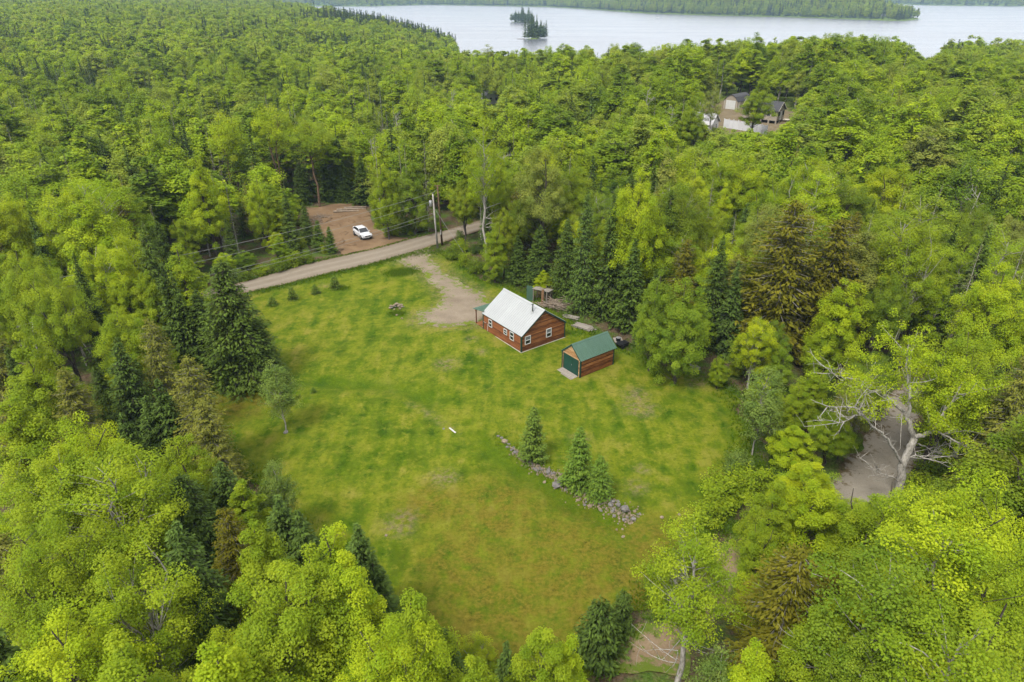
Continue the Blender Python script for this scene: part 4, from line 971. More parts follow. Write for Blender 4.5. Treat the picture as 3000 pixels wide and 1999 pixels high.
# labels for the forest trees: kind, colour, nearest landmark, and order within that neighbourhood
ANCH = [(60,450,'at the far left edge of the back woods'),(60,750,'at the left edge level with the road'),(60,1100,'at the left edge level with the cabin'),(60,1500,'at the left edge below the lawn'),(100,1850,'in the bottom left corner'),
        (330,450,'in the upper left back woods'),(330,700,'in the woods left of the road end'),(330,1000,'among the left blue-green spruces'),(330,1350,'by the white-stemmed lower left birch'),(400,1800,'along the bottom edge, lower left'),
        (600,400,'in the back woods left of the clearing'),(600,600,'above the left stretch of road'),(600,1000,'around the broad lawn-edge spruce'),(650,1450,'beside the lower left lawn margin'),(750,1800,'around the large lower left maple'),
        (850,420,'behind the dirt clearing'),(850,680,'on the rim of the dirt clearing'),(1080,380,'in the woods beyond the white car'),(1100,600,'around the white car clearing'),(1050,1750,'along the bottom lawn corner'),
        (1300,350,'in the woods beyond the utility poles'),(1330,600,'near the utility poles'),(1450,1900,'along the bottom edge, middle'),(1560,380,'in the woods beyond the cabin'),(1560,700,'close behind the cabin'),
        (1800,400,'between the cabin and the far house'),(1800,700,'close behind the shed'),(1750,1880,'along the bottom edge by the path'),(2050,450,'below the far white fence'),(2050,750,'at the lawn edge right of the shed'),(2100,1350,'on the right lawn margin'),
        (2200,1700,'along the dirt path'),(2300,480,'in the woods below the far house'),(2350,850,'around the huge rusty cedar'),(2350,1250,'between the lawn and the gravel track'),(2400,1850,'along the bottom edge, lower right'),
        (2150,240,'behind the far white fence'),(2420,280,'right of the far house'),(2650,450,'in the right back woods'),(2650,780,'right of the rusty cedars'),(2650,1150,'around the forked tree'),(2650,1600,'below the gravel track'),
        (2920,350,'at the upper right edge of the woods'),(2900,700,'at the right edge level with the cabin'),(2900,1100,'at the right edge beside the forked tree'),(2900,1600,'at the lower right edge'),(1850,230,'in the upper middle woods'),(1400,200,'in the woods before the lake'),(700,250,'in the upper left canopy'),(250,250,'high in the far left canopy')]
ORD_MORE = ['thirteenth', 'fourteenth', 'fifteenth', 'sixteenth', 'seventeenth', 'eighteenth', 'nineteenth', 'twentieth', 'twenty-first', 'twenty-second', 'twenty-third', 'twenty-fourth', 'twenty-fifth', 'twenty-sixth']
ORD = ['leftmost', 'second from left', 'third from left', 'fourth from left', 'fifth from left', 'sixth from left', 'seventh from left', 'eighth from left', 'ninth from left', 'tenth from left', 'eleventh from left', 'twelfth from left']+[q+' from left' for q in ORD_MORE]
bk = {}
for o, b, nm, px, py in auto:
    i = min(range(len(ANCH)), key=lambda k: (ANCH[k][0]-px)**2+(1.25*(ANCH[k][1]-py))**2); bk.setdefault((b, nm, i), []).append((px, o))
for (b, nm, i), lst in bk.items():
    lst.sort(key=lambda t: t[0]); word = {'maple': 'broadleaf tree', 'birch': 'pale-stemmed birch', 'aspen': 'bare-limbed tree', 'spruce': 'spruce', 'thinspruce': 'thin half-bare spruce', 'cedar': 'ragged cedar', 'bare': 'leafless tree', 'bush': 'shrub'}[b]
    for j, (px, o) in enumerate(lst):
        base = f"{nm} {word} {ANCH[i][2]}"
        if len(lst) > 1:
            base += ', '+ORD[min(j, len(ORD)-1)]
        o['label'] = base
        o['group'] = {'bush': 'shrubs along the forest edges'}.get(b, word+'s of the surrounding forest')

# trees on the two small islands and the spruces on the point
def isle(n, c, a, b, what, pine):
    for i in range(n):
        t = 6.283*i/n+rng.uniform(-.3, .3); rr = rng.uniform(.1, .92)
        x = c[0]+math.cos(t)*a*rr; y = c[1]+math.sin(t)*b*rr; sp_ = rng.random() < pine
        h = rng.uniform(14, 24) if sp_ else rng.uniform(11, 16)
        o = plant('spruce_far' if sp_ else 'maple_far', x, y, h, h*rng.uniform(.17, .24) if sp_ else rng.uniform(4, 5.2), tuple(np.array(SPD)*1.4) if sp_ else (.10,.17,.05), None, i, None, None, 'spruce' if sp_ else 'maple')
        o['label'] = ('dark conifer' if sp_ else 'green broadleaf tree')+' on the '+what; o['group'] = 'trees on the '+what
isle(36, ISLES[0][0], 24, 11, 'farther of two small lake islands', .55)
isle(34, ISLES[1][0], 18, 10, 'nearer of two small lake islands', .75)
for i in range(26):
    t = i/25; x = -62-120*t+rng.uniform(-12, 8)-8; y = 735+170*t+rng.uniform(-30, 10)
    if not bool(land(np.array([x]), np.array([y]), 3)[0]): continue
    h = rng.uniform(13, 19); o = plant('spruce_far', x, y, h, h*.17, tuple(np.array(SPD)*1.2), None, i, None, None, 'spruce')
    o['label'] = 'dark conifer on the wooded point jutting into the lake'; o['group'] = 'conifers on the wooded point'

def order(groups):
    for gname in groups:
        by = {}
        for o in C.objects:
            if o.get('group') == gname: by.setdefault(o['label'], []).append(o)
        for lab, lst in by.items():
            lst.sort(key=lambda o: proj(*o.location)[0])
            if len(lst) > 1:
                for o, q in zip(lst, ORD): o['label'] = lab+', '+q
order(['trees on the farther of two small lake islands', 'trees on the nearer of two small lake islands', 'conifers on the wooded point'])
# far-off woods that read as one mass
def mass(name, label, pts, protos):
    """pts: (proto index, x, y, z, h-scale, r-scale)"""
    P = np.array([(p[1], p[2], p[3]) for p in pts], np.float32)
    me = bpy.data.meshes.new(name); me.vertices.add(len(P)); me.vertices.foreach_set('co', P.ravel())
    a = me.attributes.new('pick', 'INT', 'POINT'); a.data.foreach_set('value', np.array([p[0] for p in pts], np.int32))
    a = me.attributes.new('size', 'FLOAT_VECTOR', 'POINT'); a.data.foreach_set('vector', np.array([(p[5], p[5], p[4]) for p in pts], np.float32).ravel())
    a = me.attributes.new('turn', 'FLOAT_VECTOR', 'POINT'); a.data.foreach_set('vector', np.array([(0, 0, rng.uniform(0, 6.28)) for p in pts], np.float32).ravel())
    o = obj(name, me); o['kind'] = 'stuff'; o['label'] = label; o['category'] = 'forest'; o.color = (1, 1, 1, 0)
    g = bpy.data.node_groups.new(name, 'GeometryNodeTree')
    g.interface.new_socket('Geometry', in_out='INPUT', socket_type='NodeSocketGeometry'); g.interface.new_socket('Geometry', in_out='OUTPUT', socket_type='NodeSocketGeometry')
    N, K = g.nodes, g.links; gi = N.new('NodeGroupInput'); go = N.new('NodeGroupOutput'); jn = N.new('GeometryNodeJoinGeometry')
    def na(nm, ty):
        q = N.new('GeometryNodeInputNamedAttribute'); q.data_type = ty; q.inputs['Name'].default_value = nm; return next(s for s in q.outputs if s.enabled and s.name == 'Attribute')
    pk, sz, tn = na('pick', 'INT'), na('size', 'FLOAT_VECTOR'), na('turn', 'FLOAT_VECTOR')
    for i, po in enumerate(protos):
        oi = N.new('GeometryNodeObjectInfo'); oi.transform_space = 'ORIGINAL'; oi.inputs['Object'].default_value = po; oi.inputs['As Instance'].default_value = False
        cmp_ = N.new('FunctionNodeCompare'); cmp_.data_type = 'INT'; cmp_.operation = 'EQUAL'
        ii = [s for s in cmp_.inputs if s.enabled]; K.new(pk, ii[0]); ii[1].default_value = i
        ip = N.new('GeometryNodeInstanceOnPoints'); K.new(gi.outputs[0], ip.inputs['Points']); K.new(cmp_.outputs[0], ip.inputs['Selection'])
        K.new(oi.outputs['Geometry'], ip.inputs['Instance']); K.new(sz, ip.inputs['Scale']); K.new(tn, ip.inputs['Rotation']); K.new(ip.outputs[0], jn.inputs[0])
    K.new(jn.outputs[0], go.inputs[0])
    md = o.modifiers.new('scatter', 'NODES'); md.node_group = g; return o
byme = {}
for o in C.objects:
    if o.type == 'MESH' and o.parent is None: byme.setdefault(o.data.name, o)
def protos(*kinds):
    r = []
    for k in kinds:
        for v in PRO[k]:
            if v[0].name in byme: r.append((byme[v[0].name], k, v[2], v[3]))
    return r
PM = protos('maple_mid', 'spruce_mid', 'cedar_mid', 'thin_mid'); PF = protos('maple_far', 'spruce_far')
def pick(PP, kind):
    ks = {'maple': 'maple', 'spruce': 'spruce', 'cedar': 'cedar', 'thinspruce': 'thin', 'bare': 'thin'}[kind]
    c = [i for i, p in enumerate(PP) if p[1].startswith(ks)] or [i for i, p in enumerate(PP) if p[1].startswith('spruce')]
    return c[rng.integers(0, len(c))]
mid, far = [], []
for (d, kind, x, y, z, h, cr) in stuff_pts:
    PP, lst = (PM, mid) if d < 330 else (PF, far)
    i = pick(PP, kind); lst.append((i, x, y, z, h/PP[i][2], cr/PP[i][3]))
for (r0, r1, s) in ((520, 900, 6.8), (900, 1900, 9.5)):
    xs, ys = cand(r0, r1, s); zs = T(xs, ys); ok = land(xs, ys, 3)
    for x, y, z in zip(xs[ok], ys[ok], zs[ok]):
        kd = 'spruce' if rng.random() < (.9 if (x > -200 and y > 640 and r1 < 1000) else .05+.3*sst(.5, .8, vnoise(x, y, 90, 31))) else 'maple'
        h = rng.uniform(11, 18); cr = rng.uniform(3.2, 5.4) if kd == 'maple' else h*.21
        if r1 > 1000: cr *= 1.25
        px, py = proj(x, y, z+h)
        if not (-150 < px < 3150) or inpoly(px, py, V_OPEN[7]): continue
        i = pick(PF, kd); far.append((i, x, y, z, h/PF[i][2], cr/PF[i][3]))
mass('forest', 'mixed green forest canopy behind the cabin and road', mid, [p[0] for p in PM])
mass('distant_forest', 'hazy forest canopy stretching to the lake point', far, [p[0] for p in PF])
sh = []
for poly, r0, r1, s, depth in ((LANDPEN, 1200, 3300, 9, 240), (LANDFAR, 2300, 6500, 21, 1500)):
    g = np.arange(-4200, 4600, s); X, Y = np.meshgrid(g, np.arange(r0, r1, s)); x = X.ravel()+rng.uniform(-.45, .45, X.size)*s; y = Y.ravel()+rng.uniform(-.45, .45, X.size)*s
    k = (np.abs(x) < y*.86); x, y = x[k], y[k]; k = inpoly(x, y, poly); x, y = x[k], y[k]; dd = pdist(x, y, poly); k = (dd > 3) & (dd < depth); x, y = x[k], y[k]; z = T(x, y, False)
    for a, b, c in zip(x, y, z):
        kd = 'spruce' if rng.random() < .3 else 'maple'; h = rng.uniform(15, 24); cr = (rng.uniform(4, 6) if kd == 'maple' else h*.22)*(1 if s < 12 else 1.9)
        i = pick(PF, kd); sh.append((i, a, b, c, h/PF[i][2], cr/PF[i][3]))
mass('far_shore_forest', 'blue-hazed wooded hills across the lake', sh, [p[0] for p in PF])
print('TREES', cnt, 'bushes', ub, 'mid', len(mid), 'far', len(far), 'shore', len(sh))

# the air: thin even haze round everything
hz, hn, hl = nodes('thin haze'); pv = hn.new('ShaderNodeVolumePrincipled'); pv.inputs['Color'].default_value = (.52, .74, 1.0, 1); pv.inputs['Density'].default_value = .00012; pv.inputs['Anisotropy'].default_value = .1
ho = hn.new('ShaderNodeOutputMaterial'); hl.new(pv.outputs[0], ho.inputs['Volume'])
hb = B().box((0, 5600, 125), (25000, 13400, 300)).obj('haze', hz); hb['kind'] = 'stuff'; hb['label'] = 'thin blue haze over lake and hills'

# ------------------------------------------------------------------ building materials
def m_wood(name, c1, c2, c3, along):
    m, n, l = nodes(name); sc = [9, 9, 9]; sc['xyz'.index(along)] = .9
    v = texco(n, l, 'Object', tuple(sc)); f = noise(n, l, v, 1.2, 5, .65); oi = n.new('ShaderNodeObjectInfo')
    ff = math_(n, l, 'ADD', math_(n, l, 'MULTIPLY', f, .75), math_(n, l, 'MULTIPLY', oi.outputs['Random'], .28))
    c = ramp(n, l, ff, [(.35, ka(c1)), (.5, ka(c2)), (.68, ka(c3))])
    return out(m, n, l, bsdf(n, l, c, .6, 0, .25, bump(n, l, f, .25, .01)))
M['log_x'] = m_wood('stained log siding', (.10,.032,.010), (.24,.085,.024), (.42,.18,.058), 'x')
M['log_y'] = m_wood('stained log siding lengthwise', (.10,.029,.010), (.21,.068,.021), (.34,.125,.042), 'y')
M['log_pale'] = m_wood('faded log siding', (.24,.10,.035), (.44,.24,.10), (.60,.40,.21), 'y')
M['logcore'] = simple('dark wood core', (.06,.022,.009), (.09,.03,.012), 5)
M['roofwhite'] = simple('pale galvanised roofing', (.46,.475,.475), (.52,.535,.53), .8, .38, .25, .5, var=.06)
M['roofgreen'] = simple('green roofing', (.075,.15,.105), (.10,.19,.135), .7, .42, .1, .5, var=.08)
M['trimgreen'] = simple('dark green trim', (.012,.055,.042), (.018,.07,.052), 3, .5)
M['doorgreen'] = simple('dark green door paint', (.010,.060,.042), (.016,.078,.055), 1.5, .55)
M['white'] = simple('white paint', (.62,.62,.60), (.72,.72,.70), 2, .5)
M['concrete'] = simple('pale foundation', (.40,.37,.31), (.58,.55,.49), 4, .85)
M['glass'] = simple('dark window glass', (.015,.017,.02), (.03,.033,.036), 1, .08, 0, .6)
M['blind'] = simple('window blind', (.16,.17,.18), (.24,.25,.26), 3, .6)
M['pipe'] = simple('stove pipe metal', (.14,.15,.14), (.22,.23,.21), 6, .4, .7)
M['greywood'] = simple('weathered boards', (.24,.21,.17), (.42,.38,.33), 3, .85, 0, .1, .3, (1, 6, 6))
M['brownwood'] = simple('brown lumber', (.14,.075,.035), (.24,.14,.07), 3, .8)
M['stick'] = simple('dry sticks', (.20,.15,.10), (.38,.31,.24), 3, .9)
M['stone'] = simple('field stone', (.13,.12,.115), (.29,.27,.25), 3.5, .9, 0, .15, .4)
M['stonetan'] = simple('tan field stone', (.22,.17,.12), (.36,.29,.21), 3.5, .9, 0, .15, .4)
M['black'] = simple('black plastic', (.008,.008,.009), (.02,.02,.022), 5, .5)
M['metal'] = simple('bare metal', (.45,.45,.45), (.6,.6,.6), 4, .35, .6)
M['poleg'] = barkmat('grey pole wood', (.25,.23,.20), (.40,.37,.33), (.5,.47,.43), 4)
M['poleb'] = barkmat('brown pole wood', (.09,.055,.03), (.15,.095,.055), (.20,.135,.08), 4)
M['wire'] = simple('wire', (.22,.22,.20), (.26,.26,.24), 2, .5)
M['shingle'] = simple('dark shingle roof', (.045,.045,.05), (.085,.085,.09), 3, .85)
M['beige'] = simple('beige siding', (.36,.31,.24), (.42,.36,.28), .6, .8)
M['creamtrim'] = simple('cream trim', (.55,.50,.40), (.62,.57,.47), 3, .7)
M['vinyl'] = simple('white vinyl', (.70,.70,.72), (.76,.76,.78), 2, .5)
M['paleroof'] = simple('pale grey roof', (.40,.39,.41), (.50,.49,.50), 1.5, .6)
M['carpaint'] = simple('white car paint', (.72,.72,.74), (.74,.74,.76), 1, .22, 0, .6)
M['tyre'] = simple('tyre rubber', (.012,.012,.012), (.02,.02,.02), 6, .9)
M['rim'] = simple('alloy rim', (.35,.35,.36), (.5,.5,.51), 6, .3, .8)
M['lamp'] = simple('headlight glass', (.45,.47,.5), (.6,.62,.65), 4, .12, 0, .6)

# ------------------------------------------------------------------ cabin and shed
def ribs(y0, y1, slope_len, n, hgt=.022):
    """ribbed metal panel: profile across y, running down x from 0 to slope_len"""
    prof = []; dy = (y1-y0)/n
    for i in range(n):
        a = y0+i*dy; prof += [(a, 0), (a+dy*.78, 0), (a+dy*.84, hgt), (a+dy*.94, hgt)]
    prof.append((y1, 0)); return prof
def panelmesh(name, prof, Ls, mat):
    b = bmesh.new(); t = .012
    r0 = [b.verts.new((0, y, z)) for y, z in prof]; r1 = [b.verts.new((Ls, y, z)) for y, z in prof]
    q0 = [b.verts.new((0, y, z-t)) for y, z in prof]; q1 = [b.verts.new((Ls, y, z-t)) for y, z in prof]
    for i in range(len(prof)-1):
        b.faces.new((r0[i], r1[i], r1[i+1], r0[i+1])); b.faces.new((q0[i+1], q1[i+1], q1[i], q0[i]))
        b.faces.new((r1[i], q1[i], q1[i+1], r1[i+1])); b.faces.new((q0[i], r0[i], r0[i+1], q0[i+1]))
    b.faces.new((r0[0], q0[0], q1[0], r1[0])); b.faces.new((r0[-1], r1[-1], q1[-1], q0[-1]))
    bmesh.ops.recalc_face_normals(b, faces=b.faces)
    me = bpy.data.meshes.new(name); b.to_mesh(me); b.free(); me.materials.append(mat); return me
def boardprof(h, t=.045): return [(0, 0), (t*.55, .012), (t, h*.35), (t, h*.65), (t*.55, h-.012), (0, h)]   # out, up: half-round log siding
def board(parent, side, a, b, z, h, mat, off):
    """one siding board; side 'x-' lies along y at x=off facing -x, 'y-' along x at y=off facing -y, etc."""
    pr = boardprof(h); bb = B()
    sgn = -1 if side[1] == '-' else 1
    if side[0] == 'x': bb.prism([(off+sgn*u, z+v) for u, v in pr], 'y', a, b)
    else: bb.prism([(off+sgn*u, z+v) for u, v in pr], 'x', a, b)
    return bb.obj('log_board', mat, parent)
def window(parent, side, c, z, wd, h, off, blind=.5):
    """double-hung window on a wall; c centre along the wall"""
    sgn = -1 if side[1] == '-' else 1
    def bx(u0, u1, v0, v1, d0, d1, m, nm, par):
        u, v, d = (u0+u1)/2, (v0+v1)/2, (d0+d1)/2
        b_ = B().box(((off+sgn*d), u, v) if side[0] == 'x' else (u, off+sgn*d, v), (abs(d1-d0), u1-u0, v1-v0) if side[0] == 'x' else (u1-u0, abs(d1-d0), v1-v0))
        return b_
    f = B(); t = .065
    for (u0, u1, v0, v1) in ((c-wd/2, c-wd/2+t, z, z+h), (c+wd/2-t, c+wd/2, z, z+h), (c-wd/2+t, c+wd/2-t, z, z+t), (c-wd/2+t, c+wd/2-t, z+h-t, z+h), (c-wd/2+t, c+wd/2-t, z+h*.5-t*.5, z+h*.5+t*.5)):
        d0, d1 = .0, .09; u, v, d = (u0+u1)/2, (v0+v1)/2, (d0+d1)/2
        f.box(((off+sgn*d), u, v) if side[0] == 'x' else (u, off+sgn*d, v), (d1-d0, u1-u0, v1-v0) if side[0] == 'x' else (u1-u0, d1-d0, v1-v0))
    fr = f.obj('window', M['white'], parent)
    bx(c-wd/2+t, c+wd/2-t, z+t, z+h*.5-t*.5, .02, .05, None, '', fr).obj('pane', M['glass'], fr)
    bx(c-wd/2+t, c+wd/2-t, z+h*.5+t*.5, z+h-t, .02, .05, None, '', fr).obj('pane', M['blind' if blind else 'glass'], fr)
    return fr
RZ = R(36.6)
def cabin():
    x0, y0 = 1.02, 66.69; W, Ln, zb, hw, zr = 6.3, 7.4, .14, 2.12, 4.40
    o = thing('log_cabin', 'brown log-sided cabin with pale metal roof and green trim', 'cabin', (x0, y0, Tz(x0, y0)-.02), RZ)
    B().box((W/2, Ln/2, -.15), (W+.12, Ln+.12, .56)).obj('foundation', M['concrete'], o)
    B().prism([(.03, zb), (W-.03, zb), (W-.03, hw), (W/2, zr-.06), (.03, hw)], 'y', .03, Ln-.03).obj('wall', M['logcore'], o)
    n = 14; bh = (hw-zb)/n; sl = (zr-hw)/(W/2)
    for i in range(n):
        z = zb+i*bh
        board(o, 'x-', .0, Ln, z, bh, M['log_y'], .03); board(o, 'x+', 0, Ln, z, bh, M['log_y'], W-.03)
        board(o, 'y-', .0, W, z, bh, M['log_x'], .03); board(o, 'y+', .0, W, z, bh, M['log_x'], Ln-.03)
    z = hw
    while z+bh < zr-.1:
        a = (z+bh*.6-hw)/sl
        board(o, 'y-', a, W-a, z, bh, M['log_x'], .03); board(o, 'y+', a, W-a, z, bh, M['log_x'], Ln-.03); z += bh
    for (cx, cy, sx, sy) in ((-.02, -.02, -1, -1), (W+.02, -.02, 1, -1), (-.02, Ln+.02, -1, 1), (W+.02, Ln+.02, 1, 1)):
        B().box((cx-sx*.055, cy, (zb+hw)/2), (.15, .035, hw-zb)).box((cx, cy-sy*.075, (zb+hw)/2), (.035, .11, hw-zb)).obj('corner_trim', M['trimgreen'], o)
    for c, z, wd, h in ((5.85, .98, .66, .92), (2.9, 1.18, .62, .66), (1.68, .98, .72, .98)): window(o, 'x-', c, z, wd, h, 0.0, 0)
    for c, z, wd, h in ((.87, .92, .78, 1.0), (3.87, .92, .74, 1.04)): window(o, 'y-', c, z, wd, h, 0.0)
    # roof: separate ribbed panels on both slopes
    ov = .06; Ls = math.hypot(W/2+ov, (W/2+ov)*sl); ang = math.atan(sl); ya, yb = -.16, Ln+.16; npn = 8; dy = (yb-ya)/npn
    me1 = panelmesh('roof panel', ribs(0, dy-.004, Ls, 3, .034), Ls, M['roofwhite'])
    for i in range(npn):
        obj('roof_panel', me1, o, (W/2-.02, ya+(i+1)*dy, zr+.05), (0, ang, R(180)))
        obj('roof_panel', me1, o, (W/2+.02, ya+i*dy, zr+.05), (0, ang, 0))
    B().prism([(W/2-.17, zr-.02), (W/2, zr+.105), (W/2+.17, zr-.02), (W/2+.17, zr-.005), (W/2, zr+.12), (W/2-.17, zr-.005)], 'y', ya-.01, yb+.01).obj('ridge_cap', M['roofwhite'], o)
    for yy in (ya+.02, yb-.02):
        for s in (-1, 1):
            p = (W/2, yy, zr-.045); q = (W/2+s*(W/2+ov), yy, zr-.045-(W/2+ov)*sl); B().beam(p, q, .035, .13).obj('rake_board', M['trimgreen'], o)
    for s in (-1, 1): B().box((W/2+s*(W/2+.035), Ln/2, hw-.03), (.03, Ln+.2, .11)).obj('eave_board', M['trimgreen'], o)
    # stove pipe through the near slope
    px_, py_ = 2.4, 1.1; zz = hw+px_*sl
    st = B().tube([(px_, py_, zz-.1), (px_, py_, zz+1.05)], .085, 10).obj('stove_pipe', M['pipe'], o, True)
    B().tube([(px_, py_, zz+1.04), (px_, py_, zz+1.08), (px_, py_, zz+1.12)], [.15, .15, .06], 10).obj('pipe_cap', M['pipe'], st)
    B().tube([(px_-.05, py_, zz-.1), (px_, py_, zz+.22)], [.2, .1], 8).obj('pipe_flashing', M['roofwhite'], st)
    # porch on the far gable
    dk = B().box((W/2, Ln+.95, .14), (W-.1, 1.8, .08)).obj('porch_deck', M['brownwood'], o)
    for i in range(12): B().box((W/2, Ln+.12+i*.15, .2), (W-.1, .135, .035)).obj('deck_board', M['log_x'], dk)
    for x in (.12, W/2, W-.12): B().box((x, Ln+1.65, 1.05), (.1, .1, 1.7)).obj('porch_post', M['log_y'], o)
    B().box((W/2, Ln+1.65, 1.93), (W, .1, .12)).obj('porch_beam', M['log_x'], o)
    pr = B().poly([(-.05, Ln+.02, 2.36), (W+.05, Ln+.02, 2.36), (W+.05, Ln+2.15, 1.98), (-.05, Ln+2.15, 1.98), (-.05, Ln+.02, 2.39), (W+.05, Ln+.02, 2.39), (W+.05, Ln+2.15, 2.01), (-.05, Ln+2.15, 2.01)],
             [(0,1,2,3),(4,7,6,5),(0,4,5,1),(1,5,6,2),(2,6,7,3),(3,7,4,0)]).obj('porch_roof', M['roofgreen'], o)
    for i in range(24):
        x = .05+i*.27; B().beam((x, Ln+.04, 2.40), (x, Ln+2.14, 2.025), .03, .02).obj('roof_rib', M['roofgreen'], pr)
    B().box((4.2, Ln+.03, 1.15), (.9, .07, 1.95)).obj('door', M['doorgreen'], o)
    B().tube([(-.04, 6.45, .2), (-.04, 6.45, 1.15)], .022, 6).obj('conduit', M['white'], o)
    B().tube([(-.04, 6.75, 1.15), (-.04, 7.3, 1.12)], .018, 6).obj('conduit', M['white'], o)
cabin()
def shed():
    x0, y0 = 7.05, 61.35; Ln, W, zb, hw, zr = 4.75, 2.88, .05, 2.06, 3.32
    o = thing('garden_shed', 'small log-sided shed with green metal roof and dark green doors', 'shed', (x0, y0, Tz(x0, y0)+.03), RZ)
    B().prism([(.03, zb), (W-.03, zb), (W-.03, hw), (W/2, zr-.06), (.03, hw)], 'x', .03, Ln-.03).obj('wall', M['logcore'], o)
    n = 14; bh = (hw-zb)/n; sl = (zr-hw)/(W/2); d0, d1 = .28, 2.62; dh = 1.92
    for i in range(n):
        z = zb+i*bh
        board(o, 'y-', 0, Ln, z, bh, M['log_x'], .03); board(o, 'y+', 0, Ln, z, bh, M['log_x'], W-.03); board(o, 'x+', 0, W, z, bh, M['log_y'], Ln-.03)
        if z+bh*.5 < dh: board(o, 'x-', 0, d0-.01, z, bh, M['log_pale'], .03); board(o, 'x-', d1+.01, W, z, bh, M['log_pale'], .03)
        else: board(o, 'x-', 0, W, z, bh, M['log_pale'], .03)
    z = hw
    while z+bh < zr-.05:
        a = (z+bh*.6-hw)/sl; board(o, 'x-', a, W-a, z, bh, M['log_pale'], .03); board(o, 'x+', a, W-a, z, bh, M['log_y'], Ln-.03); z += bh
    for (cx, cy, sx, sy) in ((-.02, -.02, -1, -1), (Ln+.02, -.02, 1, -1), (-.02, W+.02, -1, 1), (Ln+.02, W+.02, 1, 1)):
        B().box((cx-sx*.05, cy, (zb+hw)/2), (.14, .035, hw-zb)).box((cx, cy-sy*.07, (zb+hw)/2), (.035, .10, hw-zb)).obj('corner_trim', M['trimgreen'], o)
    md = (d0+d1)/2; c = .16
    dr = B().prism([(md+.006, zb+.02), (d1, zb+.02), (d1, dh-c), (d1-c, dh), (md+.006, dh)], 'x', -.005, .045).obj('door', M['doorgreen'], o)
    dl = B().prism([(md-.006, zb+.02), (d0, zb+.02), (d0, dh-c), (d0+c, dh), (md-.006, dh)], 'x', -.005, .045).obj('door', M['doorgreen'], o)
    B().box((-.025, md-.1, 1.0), (.03, .03, .14)).obj('handle', M['metal'], dl)
    for d, y in ((dr, d1-.2), (dl, d0+.2)):
        for z in (.35, 1.55): B().box((-.012, y, z), (.012, .3, .05)).obj('hinge', M['trimgreen'], d)
    B().box((-.008, d1+.03, .98), (.03, .06, 1.9)).obj('door_trim', M['trimgreen'], o)
    ov = .1; Ls = math.hypot(W/2+ov, (W/2+ov)*sl); ang = math.atan(sl); xa, xb = -.07, Ln+.28; npn = 6; dx = (xb-xa)/npn
    me = panelmesh('shed roof panel', ribs(0, dx-.004, Ls, 3, .034), Ls, M['roofgreen'])
    for i in range(npn):
        obj('roof_panel', me, o, (xa+i*dx, W/2-.02, zr+.05), (0, ang, R(-90)))
        obj('roof_panel', me, o, (xa+(i+1)*dx, W/2+.02, zr+.05), (0, ang, R(90)))
    B().prism([(W/2-.14, zr-.02), (W/2, zr+.10), (W/2+.14, zr-.02), (W/2+.14, zr-.005), (W/2, zr+.115), (W/2-.14, zr-.005)], 'x', xa-.01, xb+.01).obj('ridge_cap', M['roofgreen'], o)
    for xx in (xa+.02, xb-.02):
        for s in (-1, 1): B().beam((xx, W/2, zr-.045), (xx, W/2+s*(W/2+ov), zr-.045-(W/2+ov)*sl), .035, .12).obj('rake_board', M['trimgreen'], o)
    rp = empty('ramp_', (0, 0, 0)); bpy.data.objects.remove(rp)
    rx = thing('wooden_ramp', 'grey weathered board ramp in front of the shed doors', 'ramp', (x0, y0, Tz(x0, y0)+.02), RZ)
    for i in range(5):
        xx = -.13-i*.2; B().box((xx, 1.5, .10-.018*i), (.185, 2.45+.04*(i % 2), .045), None, .008).obj('plank', M['greywood'], rx)
    for y in (.45, 2.5): B().beam((-.06, y, .03), (-.98, y, -.02), .09, .07).obj('joist', M['greywood'], rx)
shed()

